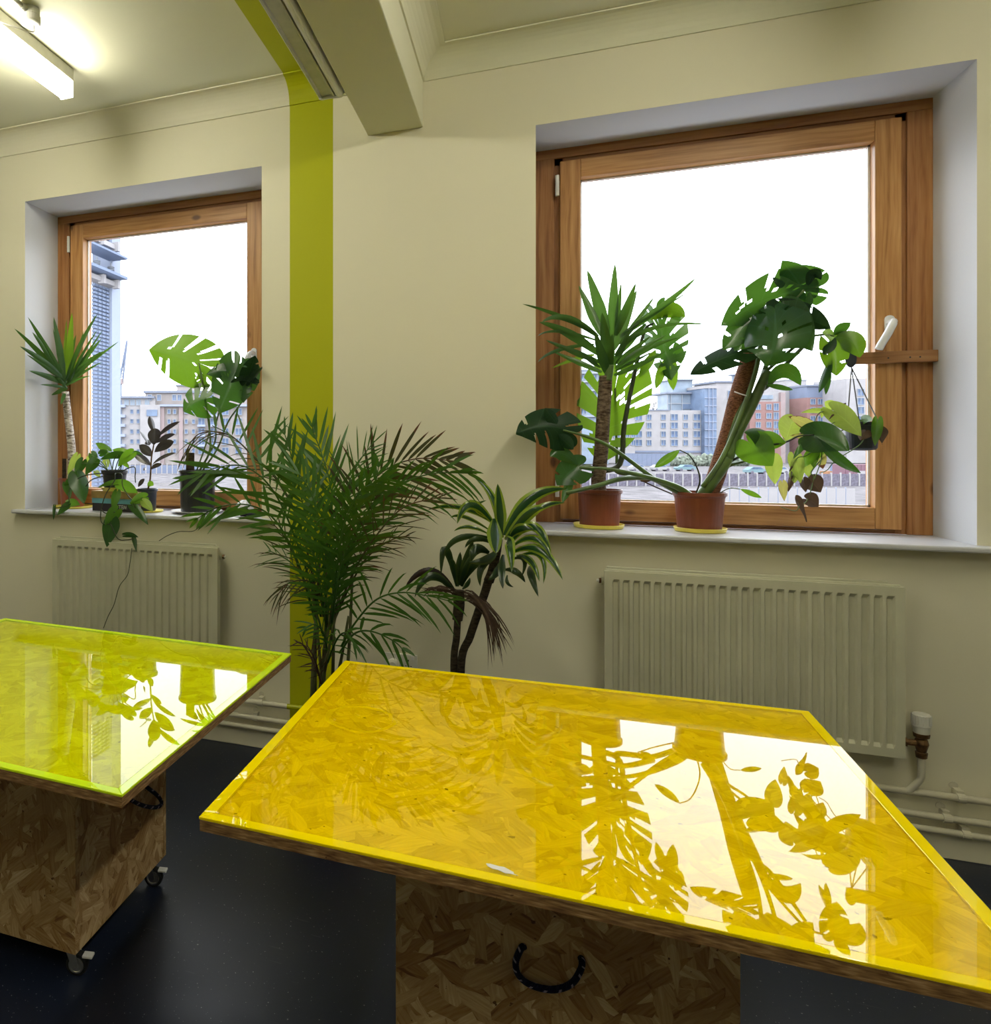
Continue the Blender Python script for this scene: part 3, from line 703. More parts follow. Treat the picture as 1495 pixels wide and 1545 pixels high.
def lance(root, mat, B, T, wpx, prof=prof_lance, roll=0, sag=.0, mid=None, fold=.25, nt=12, name='leaf', label=None, twist=0, parent=None):
    B, T = P3(B), P3(T); mid = P3(mid) if mid is not None else None
    L, pos, tan, side = frame(B, T, roll, sag, mid)
    hw = wpx*PXM((B+T)/2)/2
    vs_, us, fs = [], [], []
    for i in range(nt+1):
        u = i/nt; p = pos(u); tg = tan(u); b = Matrix.Rotation(twist*u, 3, tg) @ side(u); n = b.cross(tg)
        h = hw*prof(u)
        for s in (-1, -.5, 0, .5, 1):
            vs_.append(p+b*(h*s)-n*(abs(s)*h*fold)); us.append((u, .5+.5*s))
    for i in range(nt):
        for j in range(4): a = i*5+j; fs.append((a, a+1, a+6, a+5))
    o = MB().add(vs_, fs, 0, us).build(name, mat, root, parent, smooth=True)
    if label: o['label'] = label
    return o
def broad(root, mat, B, T, wpx, tab=HEART, roll=0, sag=0.0, mid=None, fold=.15, slits=0, holes=0, seed=1, wave=.02, name='leaf', label=None, parent=None, depth=.62):
    rs = random.Random(seed)
    B, T = P3(B), P3(T); mid = P3(mid) if mid is not None else None
    L, pos, tan, side = frame(B, T, roll, sag, mid)
    hw = wpx*PXM((B+T)/2)/2
    ymax = max(rpol(tab, a)*math.sin(math.radians(a)) for a in range(0, 181, 3))
    nt = 48 if slits else 20; S = [0, .1, .22, .34, .48, .62, .76, .88, 1.0] if slits else [0, .25, .5, .75, 1.0]
    ns = len(S)
    vs_, us, fs = [], [], []
    ph = rs.random()*6.3
    def vert(u, s, sg):
        a = 178*(1-u)**1.08; r = rpol(tab, a)
        ex, ey = r*math.cos(math.radians(a)), r*math.sin(math.radians(a))/ymax
        mx = max(0, min(1, u*1.02-.02))**1.25
        x = mx+(ex-mx)*s; y = ey*s
        x -= .10*math.sin(math.pi*s)*(1-u)*.3
        uu = max(0, min(1, x)); p = pos(uu); tg = tan(uu)
        if x < 0: p = p+tg*(x*L)
        if x > 1: p = p+tg*((x-1)*L)
        b = side(uu); n = b.cross(tg)
        return p+b*(sg*y*hw)-n*(fold*abs(y)**1.4*hw)+n*(wave*L*math.sin(u*9+ph+sg)*s)
    for sg in (-1, 1):
        cut = set()
        if slits:
            for k in range(slits):
                u0 = .16+(k+.5+rs.uniform(-.2, .2))/slits*.70; wdt = rs.choice((1, 2, 2)); s0 = rs.choice((.22, .34, .34, .48)); i0 = int(u0*nt)
                if rs.random() < .12: continue
                for i in range(i0, i0+wdt):
                    for j in range(ns-1):
                        if S[j] >= s0-1e-6: cut.add((i, j))
                if wdt == 2 and rs.random() < .8: cut.discard((i0+1, next(j for j in range(ns) if S[j] >= s0-1e-6)))
            for k in range(holes):
                i = int((.2+.65*rs.random())*nt); j = rs.choice((1, 2))
                cut |= {(i, j), (i+1, j)}
        base = len(vs_)
        for i in range(nt+1):
            for j in range(ns): vs_.append(vert(i/nt, S[j], sg)); us.append((i/nt, .5+.5*S[j]*sg))
        for i in range(nt):
            for j in range(ns-1):
                if (i, j) in cut: continue
                a = base+i*ns+j; fs.append((a, a+1, a+ns+1, a+ns))
    # weld the two halves along the midrib
    half = (nt+1)*ns
    fs = [tuple((v-half if (v >= half and (v-half) % ns == 0) else v) for v in f) for f in fs]
    fs = [f for f in fs]
    used = sorted({v for f in fs for v in f}); rm = {v: i for i, v in enumerate(used)}
    o = MB().add([vs_[v] for v in used], [tuple(rm[v] for v in f) for f in fs], 0, [us[v] for v in used]).build(name, mat, root, parent, smooth=True)
    if label: o['label'] = label
    return o
def stem(root, mat, pts, rpx, name='stem', k=6, n=8, label=None, parent=None):
    p = [P3(q) for q in pts]; p = catmull(p, k) if len(p) > 2 else p
    if not isinstance(rpx, (list, tuple)): rpx = (rpx, rpx)
    rr = [(rpx[0]+(rpx[1]-rpx[0])*i/(len(p)-1))*PXM(p[i]) for i in range(len(p))]
    o = MB().tube(p, rr, n).build(name, mat, root, parent, smooth=True)
    if label: o['label'] = label
    return o
def silh(c, wpx):                                     # radius of a round thing that shows wpx wide at c
    d = c-EYEP; Z = d.dot(AX); q = d.dot(RT)/Z
    return wpx*Z/F/2/math.sqrt(1+q*q)
def pot(root, mat, cx, y, zb, wtop, wbot, pytop, rim=.016, soil=True, name='pot', lip=.004):
    c = W(cx, CY, y); c.z = zb
    r0, r1 = silh(c, wbot), silh(c, wtop); h = W(cx, pytop, y).z-zb
    m = MB().lathe(c, [(r0*.55, .004), (r0*.9, 0), (r0, .004), (r1-lip*1.2-(r1-r0)*rim/h, h-rim), (r1-lip*.4, h-rim+.001), (r1, h-rim+.003), (r1, h-.002), (r1-.001, h), (r1-.004, h), (r1-.0055, h-.02), (r1-.012, h-.03)], 36)
    m.build(name, mat, root, smooth=False)
    if soil: MB().lathe(c, [(.002, h-.032), (r1-.0135, h-.032), (r1-.0135, h-.020), (r1*.5, h-.016), (.002, h-.014)], 24).build('soil', M['soil'], root, smooth=True)
    return c, r1, h
def saucer(mat, cx, y, zb, wpx, h, label, cat='saucer', flare=1.06, hcol=None):
    c = W(cx, CY, y); c.z = zb; r = silh(c, wpx)
    m = MB().lathe(c, [(r*.8, .0003), (r/flare, .001), (r/flare*1.01, .003), (r, h-.001), (r-.001, h), (r-.003, h), (r/flare-.004, .0052), (r*.5, .005), (.003, .005)], 36)
    o = m.build('saucer', mat, smooth=False); tag(o, label, cat, 'saucers on the sills'); return c
def tipsleaf(root, mat, base, rows, zs, y0, spread, name='leaf', prof=prof_lance, fold=.3, seed=0):
    rs = random.Random(seed)
    return rs
# ---- conversions from the enlarged crops studied
def cr(x0, y0, k): return lambda x, y: (x0+x/k, y0+y/k)
# ================================================= yucca in window 1
YY = .17
sc = saucer(M['saucer'], 110, YY, ZS+.0004, 62, .012, 'yellow saucer under the terracotta yucca pot in the left window')
r = thing('potted_yucca', 'pale-trunked yucca in a terracotta pot at the left end of the left sill', 'plant', (sc.x, sc.y, ZS+.006))
pc, pr, ph = pot(r, M['terra'], 110, YY, ZS+.006, 45, 35, 721)
c1 = cr(10, 460, 8.306)
def q1(x, y, yy): a = c1(x, y); return (a[0], a[1], yy)
pz_ = pc+Vector((0, 0, ph-.03))
stem(r, M['barkpale'], [pz_, (109, 700, YY), (107, 665, YY), (103, 632, YY), q1(735, 1090, YY)], (6.8, 5.6), 'trunk', n=12)
MB().box(pc.x-.062, pc.x-.038, pc.y-.012, pc.y-.006, pc.z+ph-.02, W(90, 692, YY).z).build('plant_marker', M['barkdark'], r)
MB().box(pc.x-.030, pc.x-.026, pc.y-.016, pc.y-.012, pc.z+ph-.02, W(96, 692, YY).z).build('plant_stake', M['paper'], r)
rs = random.Random(4)
bs = q1(742, 1085, YY)
rows = [(95, 295, 88, 'd'), (265, 150, 80, 'd'), (320, 340, 95, 'd'), (165, 520, 95, 'd'), (250, 620, 55, 'd'), (280, 825, 80, 'd'), (420, 1000, 40, 'd'), (590, 150, 105, 'd'), (750, 180, 55, 'l'), (820, 95, 105, 'l'), (580, 290, 40, 'd'), (870, 370, 70, 'd'), (1140, 110, 70, 'd'), (1140, 310, 45, 'd'), (1205, 315, 40, 'd'), (1190, 420, 70, 'd'), (1410, 455, 45, 'd'), (1175, 585, 55, 'd'), (1235, 575, 80, 'd'), (1200, 715, 45, 'd'), (1050, 890, 35, 'd'), (970, 320, 40, 'd'), (680, 1250, 60, 'd'), (560, 1130, 70, 'd'), (905, 940, 55, 'd'), (1045, 460, 40, 'l'), (640, 420, 60, 'd'), (500, 700, 60, 'd')]
for i, (tx, ty, wd, k) in enumerate(rows):
    dx, dy = tx-742, ty-1085; ln = math.hypot(dx, dy)
    b = q1(742+rs.uniform(-25, 25)+dx*.04, 1060+rs.uniform(-60, 30)+dy*.10, YY+rs.uniform(-.015, .015))
    dep = YY+rs.uniform(-.13, .02) if tx < 500 else YY+rs.uniform(-.12, .06)
    dep = min(dep, .20)
    if tx < 560: dep = min(dep, max(-.10, -.10+(tx-230)*.0006))
    lance(r, M['yuccalime'] if k == 'l' else M['yucca'], b, q1(tx, ty, dep), wd/8.306*1.05, roll=rs.uniform(-.5, .5), sag=rs.uniform(.0, .06)*(1 if abs(dx) > 250 else .3))
# ================================================= three books with a pothos on top
def book(px0, px1, z0, z1, y0, depth, mat, label, ang=0):
    x0, x1 = XA(px0, y0), XA(px1, y0); c = Vector(((x0+x1)/2, y0+depth/2, z0))
    r = thing('book', label, 'book', (c.x, c.y, z0), 'books under the pothos')
    R = Matrix.Rotation(ang, 3, 'Z')
    def tr(m): m.v = [c+R @ (q-c) for q in m.v]; return m
    tr(MB().box(x0, x1, y0, y0+.0025, z0, z1)).build('spine', mat, r, bevel=.001)
    tr(MB().box(x0, x1, y0+.0026, y0+depth, z1-.0012, z1)).build('cover', mat, r)
    tr(MB().box(x0, x1, y0+.0026, y0+depth, z0, z0+.0012)).build('cover', mat, r)
    tr(MB().box(x0+.002, x1-.002, y0+.0028, y0+depth-.003, z0+.0014, z1-.0014)).build('page_block', M['paper'], r)
    return r, c, R
M['bktan'] = flat('tan_book_cover', (.34, .22, .06), .6, var=.12); M['bkcyan'] = flat('cyan_book_cover', (.13, .36, .44), .5, var=.06); M['bkblk'] = flat('black_book_cover', (.018, .012, .020), .45)
M['ink'] = flat('book_print', (.05, .03, .015), .6); M['lettering'] = flat('pale_book_print', (.70, .70, .70), .6)
by = .035; bz = ZS+.0004
zt3 = W(175, 741.5, by).z
bh = (zt3-bz)/3
angb = -.12
r3, c3, R3 = book(138, 211, bz, bz+bh*1.15, by, .112, M['bkblk'], 'black paperback with white letters, lowest of three under the pothos', angb)
r2, c2, R2 = book(137, 210, bz+bh*1.15+.0004, bz+bh*1.9, by+.002, .110, M['bkcyan'], 'cyan paperback between the black and the tan book', angb)
r1, c1b, R1 = book(136, 212, bz+bh*1.9+.0008, bz+bh*3, by-.002, .112, M['bktan'], 'tan paperback with dark letters, topmost of three under the pothos', angb)
def lettering(s, size, px, py, y, root, mat, R, c):
    cu = bpy.data.curves.new('letters', 'FONT'); cu.body = s; cu.size = size; cu.extrude = .0003; cu.align_x = 'CENTER'; cu.align_y = 'CENTER'
    tmp = bpy.data.objects.new('tmp', cu); col.objects.link(tmp)
    dg = bpy.context.evaluated_depsgraph_get(); me = bpy.data.meshes.new_from_object(tmp.evaluated_get(dg)); bpy.data.objects.remove(tmp)
    p = W(px, py, y)
    me.transform(Matrix.Translation(c) @ R.to_4x4() @ Matrix.Translation(-c) @ Matrix.Translation((p.x, y-.0004, p.z)) @ Matrix.Rotation(math.pi/2, 4, 'X') @ Matrix.Rotation(math.pi, 4, 'Z') @ Matrix.Scale(.72, 4, (1, 0, 0)))
    me.materials.clear(); me.materials.append(mat)
    o = bpy.data.objects.new('spine_lettering', me); col.objects.link(o); o.parent = root; o.location = -Vector(root.location)
lettering('WELL', .030, 188, 765, by, r3, M['lettering'], R3, c3)
lettering('II IIII III', .018, 172, 748.5, by-.002, r1, M['ink'], R1, c1b)
# pothos
py_, pzb = .075, bz+bh*3+.0006
sc = saucer(M['saucer'], 172, py_, pzb, 42, .020, 'yellow saucer on the books, under the black pothos pot', flare=1.25)
r = thing('potted_pothos', 'trailing green pothos in a black pot on the stack of books', 'plant', (sc.x, sc.y, pzb+.006))
pc, pr, ph = pot(r, M['black'], 173, py_, pzb+.006, 41, 32, 709)
c3_ = cr(60, 640, 7.475)
def q3(x, y, yy): a = c3_(x, y); return (a[0], a[1], yy)
PL = [  # base, tip, width, material, depth of base/tip, roll
 ((755, 285), (628, 215), 105, 'pothos', .08, .06), ((965, 325), (815, 290), 95, 'pothos', .06, .05), ((880, 350), (680, 400), 95, 'pothosdark', .02, .0), ((1015, 345), (880, 480), 130, 'pothos', .0, -.02),
 ((610, 430), (515, 575), 125, 'pothosdark', .0, -.02), ((470, 440), (400, 595), 120, 'pothosdark', .02, .0), ((400, 390), (315, 570), 95, 'pothoslime', .07, .06), ((590, 350), (640, 460), 110, 'pothosdark', .05, .04),
 ((430, 615), (500, 900), 225, 'pothosdark', -.02, -.06), ((400, 640), (275, 690), 130, 'pothosdark', -.01, -.03), ((300, 690), (345, 840), 110, 'pothosdark', -.02, -.04), ((330, 880), (455, 915), 105, 'pothos', -.05, -.07),
 ((300, 920), (195, 1030), 85, 'pothosdark', -.065, -.08), ((165, 950), (155, 1080), 40, 'pothosdark', -.07, -.08), ((860, 650), (650, 720), 60, 'pothos', .0, -.02), ((920, 690), (1110, 780), 140, 'pothos', -.02, -.05),
 ((860, 800), (820, 985), 105, 'pothos', -.05, -.07), ((850, 990), (735, 1140), 150, 'pothos', -.07, -.09), ((800, 1130), (755, 1390), 200, 'pothosdark', -.08, -.10), ((1165, 830), (1015, 900), 125, 'pothos', -.03, -.07),
 ((1070, 950), (1225, 1140), 105, 'pothosdark', -.06, -.09), ((1180, 880), (1275, 985), 105, 'pothoslime', -.05, -.08), ((980, 1250), (1115, 1275), 65, 'pothosdark', -.10, -.105), ((1060, 1290), (1090, 1440), 55, 'pothosdark', -.10, -.115),
 ((1075, 320), (1165, 345), 45, 'pothosdark', .1, .1), ((560, 380), (520, 440), 60, 'pothoslime', .1, .1), ((750, 420), (760, 500), 90, 'pothoslime', .1, .1), ((640, 540), (680, 610), 70, 'pothoslime', .11, .1), ((440, 560), (500, 600), 90, 'pothos', .06, .05), ((690, 330), (770, 310), 80, 'pothosdark', .06, .05), ((940, 430), (1010, 500), 60, 'pothos', .06, .05)]
for i, (b, tp_, wd, mt, d0, d1) in enumerate(PL):
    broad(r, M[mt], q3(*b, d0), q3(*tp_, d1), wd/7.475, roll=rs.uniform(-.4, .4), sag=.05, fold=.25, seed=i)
top = pc+Vector((0, 0, ph-.02))
for vn in ([(760, 285, .08)], [(965, 325, .06)], [(880, 350, .02)], [(1015, 345, .0)], [(610, 430, .0)], [(470, 440, .02)], [(590, 350, .05)], [(1060, 340, .08)], [(750, 420, .1)],
           [(620, 560, .0), (430, 615, -.02), (330, 760, -.04), (330, 880, -.05), (300, 920, -.065), (165, 950, -.07)], [(600, 620, -.01), (520, 700, -.02)],
           [(850, 560, .0), (840, 640, -.02), (740, 800, -.06), (690, 980, -.075), (700, 1110, -.085), (800, 1130, -.08)], [(690, 960, -.075), (745, 1005, -.075), (850, 990, -.07)], [(920, 560, .0), (935, 700, -.03), (1040, 850, -.05), (1165, 830, -.03)], [(1040, 850, -.05), (1080, 950, -.06)],
           [(800, 1130, -.08), (880, 1290, -.10), (980, 1305, -.103), (1060, 1290, -.10)], [(1060, 480, .04), (1075, 600, .03), (1080, 660, .03)]):
    start = top+Vector((rs.uniform(-.03, .03), rs.uniform(-.03, .02), 0))
    pts = [q3(*v) for v in vn]
    if len(vn) == 1:
        m_ = (P3(pts[0])+start)/2+Vector((0, -.01, .02)); pts = [start, m_, pts[0]]
    elif vn[0][1] < 640: pts = [start]+pts
    stem(r, M['petiole'] if len(vn) == 1 else M['petdark'], pts, .85, 'vine', n=6)
stem(r, M['petdark'], [(316, 778, -.07), (305, 790, -.09), (292, 801, -.10), (270, 802, -.10), (253, 808, -.10), (240, 816, -.102)], .6, 'dry_vine', n=5)
stem(r, M['petdark'], [(199, 827, -.108), (196, 850, -.108), (192, 868, -.108), (180, 885, -.108), (172, 912, -.108), (163, 930, -.108), (156, 948, -.108)], .6, 'dry_vine', n=5)
# ================================================= rubber plant
ry = .10
sc = saucer(M['saucer'], 222, ry, ZS+.0004, 50, .010, 'yellow saucer under the rubber plant pot')
r = thing('rubber_plant', 'small rubber plant with dark leaves in a dark pot on the left sill', 'plant', (sc.x, sc.y, ZS+.006))
pc, pr, ph = pot(r, M['dkgrey'], 222, ry, ZS+.006, 33, 26, 737)
c5 = cr(170, 530, 6.5)
def q5(x, y, yy): a = c5(x, y); return (a[0], a[1], yy)
stem(r, M['brass'], [pc+Vector((0, 0, ph-.02)), q5(368, 1250, ry), q5(380, 1050, ry), q5(405, 900, ry), q5(410, 780, ry)], (1.5, .9), 'stem')
for i, (b, tp_, wd, d, rl) in enumerate([((405, 920), (415, 755), 130, -.06, .2), ((405, 800), (362, 635), 85, .0, .9), ((440, 840), (660, 690), 55, .02, .8), ((430, 900), (612, 812), 60, .04, .7), ((410, 990), (600, 885), 95, -.03, .1), ((385, 1030), (260, 920), 95, -.02, .2), ((360, 930), (262, 778), 35, .05, 1.0), ((360, 920), (330, 870), 70, .03, .2), ((375, 1120), (200, 1005), 85, .0, .6), ((390, 1110), (620, 995), 45, -.02, .9), ((375, 1160), (480, 1105), 50, -.03, .6), ((250, 1330), (312, 1250), 45, .02, .4), ((345, 1330), (400, 1290), 60, -.05, .2), ((330, 1160), (300, 1170), 30, .1, .2)]):
    d = min(d, .08)
    prf = prof_ell
    lance(r, M['pothos'] if i == 12 else M['rubber_leaf'], q5(*b, ry), q5(*tp_, ry+d), wd/6.5, prf, roll=rl*.8, sag=.06, fold=.2, nt=10)
# ================================================= monstera in the big black pot
my = .13
sc = saucer(M['plate'], 297, my, ZS+.0004, 78, .014, 'white plate under the big black monstera pot', flare=1.35)
r = thing('potted_monstera', 'monstera with a large lime leaf in a tall black pot in the left window', 'plant', (sc.x, sc.y, ZS+.006))
pc, pr, ph = pot(r, M['black'], 298, my, ZS+.006, 58, 51, 709, rim=.012)
c6 = cr(210, 490, 7.475)
def q6(x, y, yy): a = c6(x, y); return (a[0], a[1], yy)
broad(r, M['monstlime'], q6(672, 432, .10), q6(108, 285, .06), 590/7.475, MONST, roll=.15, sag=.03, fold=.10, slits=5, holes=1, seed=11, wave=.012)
broad(r, M['monst'], q6(1090, 525, .05), q6(905, 1000, .02), 560/7.475, MONST, roll=.35, sag=.05, fold=.30, slits=4, holes=2, seed=5)
broad(r, M['monst'], q6(1085, 520, .06), q6(755, 560, .04), 210/7.475, MONST, roll=.3, sag=.06, fold=.3, slits=2, seed=8)
broad(r, M['monst'], q6(745, 835, .08), q6(500, 980, .05), 420/7.475, MONST, roll=.2, sag=.05, fold=.35, slits=4, seed=21)
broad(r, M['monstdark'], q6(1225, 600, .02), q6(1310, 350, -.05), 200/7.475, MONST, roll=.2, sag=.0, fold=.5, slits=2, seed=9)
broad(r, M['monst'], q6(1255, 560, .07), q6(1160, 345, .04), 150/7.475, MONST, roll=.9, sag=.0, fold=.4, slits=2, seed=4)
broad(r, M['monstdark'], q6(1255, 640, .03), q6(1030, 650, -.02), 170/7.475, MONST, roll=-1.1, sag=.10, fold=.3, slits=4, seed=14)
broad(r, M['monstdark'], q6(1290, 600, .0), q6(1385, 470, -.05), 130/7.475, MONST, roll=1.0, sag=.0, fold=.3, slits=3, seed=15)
broad(r, M['monst'], q6(1180, 640, .06), q6(1175, 880, .04), 200/7.475, MONST, roll=.6, sag=.0, fold=.3, slits=3, seed=16)
broad(r, M['monstlime'], q6(700, 640, .12), q6(740, 490, .12), 130/7.475, MONST, roll=.4, sag=.0, fold=.3, slits=2, seed=17)
t0 = pc+Vector((0, 0, ph-.02))
stem(r, M['petiole'], [t0+Vector((.0, 0, 0)), q6(800, 1400, my), q6(770, 1000, .12), q6(735, 760, .10), q6(690, 520, .09), q6(672, 432, .10)], (1.9, 1.0), 'petiole')
stem(r, M['petiole'], [t0+Vector((.01, .01, 0)), q6(880, 1400, my), q6(1000, 1100, .1), q6(1180, 840, .08), q6(1250, 720, .06), q6(1255, 600, .05)], (1.6, 1.0), 'petiole')
stem(r, M['petiole'], [t0+Vector((.005, -.01, 0)), q6(850, 1330, my), q6(870, 1100, .1), q6(980, 760, .09), q6(1090, 525, .05)], (1.4, 1.0), 'petiole')
stem(r, M['petiole'], [t0+Vector((-.01, 0, 0)), q6(790, 1200, my), q6(755, 900, .09), q6(745, 835, .08)], (1.3, .9), 'petiole')
MB().box(pc.x-.055, pc.x-.01, pc.y-.02, pc.y-.015, pc.z+ph-.03, W(292, 683, my).z).build('plant_marker', M['barkdark'], r)
# ================================================= dark gadget on the left sill
g = W(368, 771, .06); r = thing('black_gadget', 'small black gadget with a cable on the right end of the left sill', 'gadget', (g.x, g.y, ZS))
gm = MB(); gm.lathe((0, 0, 0), [(.016, -.02), (.020, -.016), (.020, .016), (.016, .02)], 20); gm.v = [Vector((g.x+q.z, g.y+q.x, ZS+.0203+q.y)) for q in gm.v]
gm.build('gadget_body', M['black'], r)
MB().lathe((g.x+.016, g.y-.020, ZS+.018), [(.001, -.003), (.004, -.003), (.004, .003), (.001, .003)], 12).build('white_button', M['white'], r)
MB().box(g.x+.02, g.x+.14, g.y-.012, g.y+.012, ZS+.003, ZS+.019).build('handle', M['black'], r, bevel=.004)
MB().tube(catmull([(g.x-.02, g.y, ZS+.02), (g.x-.05, g.y+.02, ZS+.02), (g.x-.09, g.y+.05, ZS+.006), (g.x-.05, g.y+.09, ZS+.005), (g.x+.03, g.y+.10, ZS+.005)], 6), .003, 8).build('cable', M['white'], r, smooth=True)
bag = MB().lathe((g.x-.035, g.y+.085, ZS+.0004), [(.028, 0), (.045, .006), (.05, .03), (.035, .055), (.012, .07)], 14)
bag.v = [q+Vector((rs.uniform(-.006, .006), rs.uniform(-.006, .006), 0)) for q in bag.v]
tag(bag.build('crumpled_bag', M['plate']), 'crumpled white plastic bag behind the black gadget', 'bag')
# ================================================= yucca in window 2
y2 = .135
sc = saucer(M['saucer'], 903, y2, ZS+.0004, 78, .016, 'yellow saucer under the yucca, left of two on the right sill')
r = thing('potted_yucca', 'tall yucca in a terracotta pot on the right-hand sill', 'plant', (sc.x, sc.y, ZS+.006))
pc, pr, ph = pot(r, M['terra'], 904, y2, ZS+.006, 70, 60, 738)
c7 = cr(780, 380, 5.155)
def q7(x, y, yy): a = c7(x, y); return (a[0], a[1], yy)
stem(r, M['bark'], [pc+Vector((0, 0, ph-.03)), (903, 720, y2), (907, 680, y2), q7(672, 1250, y2), q7(685, 1060, y2), q7(690, 965, y2)], (10.2, 9.0), 'trunk', n=14)
stem(r, M['petiole'], [q7(706, 1000, y2-.012), q7(715, 940, y2-.012), q7(720, 880, y2-.012)], (5.5, 6), 'crown_base', n=10)
Y2 = [(40, 405, 620, 640, 42, 'd', (330, 500)), (190, 550, 630, 660, 62, 'd', (380, 515)), (170, 545, 640, 800, 80, 'd', (400, 635)), (160, 655, 620, 690, 30, 'd', (330, 620)), (220, 685, 650, 860, 55, 'd', None), (160, 860, 600, 720, 35, 'd', (320, 765)), (270, 770, 660, 935, 50, 'd', None), (270, 905, 600, 800, 40, 'l', (430, 840)),
      (480, 260, 660, 650, 75, 'd', None), (545, 140, 700, 640, 100, 'd', None), (762, 90, 735, 680, 85, 'd', None), (810, 240, 770, 620, 45, 'd', None), (925, 240, 765, 650, 70, 'd', None), (930, 295, 745, 760, 92, 'd', None), (1070, 345, 800, 720, 45, 'd', None), (1395, 200, 800, 660, 62, 'd', (1130, 425)), (1330, 310, 850, 620, 26, 'd', None), (1010, 550, 770, 810, 75, 'd', None), (1485, 565, 765, 800, 42, 'd', (1040, 600)), (1040, 655, 765, 870, 50, 'd', None), (1165, 645, 765, 900, 50, 'd', (960, 760)), (1270, 665, 765, 910, 44, 'd', (1040, 745)), (1050, 780, 760, 930, 30, 'd', None), (1160, 770, 755, 960, 50, 'd', (960, 875)),
      (660, 470, 715, 930, 105, 'd', None), (605, 620, 700, 950, 80, 'd', None), (500, 800, 650, 900, 35, 'd', None), (640, 700, 690, 900, 50, 'd', None), (880, 600, 750, 880, 60, 'd', None), (740, 640, 720, 900, 70, 'd', None)]
for i, (tx, ty, bx, bby, wd, k, mid) in enumerate(Y2):
    out = abs(tx-700)
    dp = y2+rs.uniform(-.16, .04) if not 500 < tx < 960 else y2+rs.uniform(-.09, .03)
    if tx < 240: dp = -.05+rs.uniform(-.06, .0)
    if i in (24, 25): dp = y2-.12
    mm = q7(*mid, (dp+y2)/2) if mid else None
    lance(r, M['yuccalime'] if k == 'l' else M['yucca'], q7(bx, bby, y2+rs.uniform(-.015, .01)), q7(tx, ty, dp), wd/5.155, roll=rs.uniform(-.35, .35), mid=mm, fold=.3, nt=14)
# ================================================= monstera on its moss pole
y3 = .125
sc = saucer(M['saucer'], 1056, y3, ZS+.0004, 82, .017, 'yellow saucer under the big monstera, right of two on the right sill')
r = thing('potted_monstera', 'large monstera tied to a coir pole in a terracotta pot on the right sill', 'plant', (sc.x, sc.y, ZS+.006))
pc, pr, ph = pot(r, M['terra'], 1055, y3, ZS+.006, 84, 68, 742)
c8 = cr(1020, 380, 5.339); c9 = cr(760, 360, 3.286); c10 = cr(1100, 560, 6.5)
def q8(x, y, yy): a = c8(x, y); return (a[0], a[1], yy)
def q9(x, y, yy): a = c9(x, y); return (a[0], a[1], yy)
def q10(x, y, yy): a = c10(x, y); return (a[0], a[1], yy)
stem(r, M['coir'], [pc+Vector((.02, 0, ph-.03)), (1078, 725, y3), (1098, 660, y3), (1114, 595, y3+.0), (1134, 530, y3+.02)], (12.5, 11), 'moss_pole', n=14)
stem(r, M['petiole'], [pc+Vector((.0, -.02, ph-.02)), (1070, 733, y3-.03), (1090, 705, y3-.035), (1098, 690, y3-.035)], (8.5, 7.5), 'stem', n=12)
stem(r, M['petiole'], [(1098, 690, y3-.035), (1112, 655, y3-.03), (1135, 610, y3-.02), (1158, 560, y3-.01)], (8.0, 6.5), 'stem', n=12)
stem(r, M['petiole'], [(1060, 735, y3-.05), (1090, 690, y3-.05), (1116, 630, y3-.05), (1140, 560, y3-.03), (1150, 500, y3)], (3.6, 3.2), 'petiole')
stem(r, M['petiole'], [(1100, 668, y3-.03), (1120, 610, y3-.02), (1160, 580, y3), (1190, 545, y3), (1215, 520, .08)], (4.5, 2.5), 'petiole')
stem(r, M['petiole'], [(1142, 590, y3-.02), (1160, 540, y3), (1185, 470, .10), (1213, 437, .08)], (3.5, 2), 'petiole')
stem(r, M['petiole'], [(1150, 565, y3), (1210, 515, .08), (1240, 505, .08), (1259, 507, .06)], (2.4, 1.2), 'petiole')
stem(r, M['plate'], [(1108, 591, y3-.075), (1116, 594, y3-.085), (1126, 597, y3-.08)], .9, 'plant_tie')
broad(r, M['monst'], q8(1040, 300, .08), q8(365, 595, .02), 400/5.339, MONST2, roll=-.25, sag=.07, fold=.22, slits=4, holes=6, seed=31)
broad(r, M['monst'], q8(1020, 300, .08), q8(850, 70, .03), 240/5.339, HEART, roll=.2, sag=.03, fold=.2, seed=32)
broad(r, M['monst'], q8(795, 475, .0), q8(735, 925, -.08), 450/5.339, MONST2, roll=.15, sag=.0, mid=q8(790, 720, -.09), fold=.45, slits=3, holes=2, seed=33, wave=.03)
broad(r, M['monstdark'], q8(870, 490, .04), q8(1245, 620, .0), 230/5.339, MONST, roll=.3, sag=.05, fold=.3, slits=2, seed=34)
broad(r, M['monst'], q8(900, 500, .02), q8(1095, 800, -.04), 260/5.339, HEART, roll=.3, sag=.0, fold=.3, seed=35)
broad(r, M['monst'], q8(640, 520, .06), q8(375, 790, .02), 230/5.339, MONST, roll=.1, sag=.02, fold=.2, slits=2, seed=36)
broad(r, M['monst'], q8(660, 560, .05), q8(470, 800, .03), 220/5.339, MONST, roll=.3, sag=.0, fold=.3, slits=2, seed=46)
broad(r, M['monstdark'], q8(560, 800, .06), q8(110, 990, -.04), 190/5.339, MONST2, roll=.25, sag=.04, fold=.35, slits=3, seed=37)
lance(r, M['monst'], q8(740, 1065, .08), q8(1003, 1075, .05), 130/5.339, prof_ell, roll=.3, mid=q8(880, 960, .06), fold=.1)
lance(r, M['monst'], q8(720, 1070, .08), q8(942, 1112, .04), 45/5.339, prof_ell, roll=.3, fold=.2)
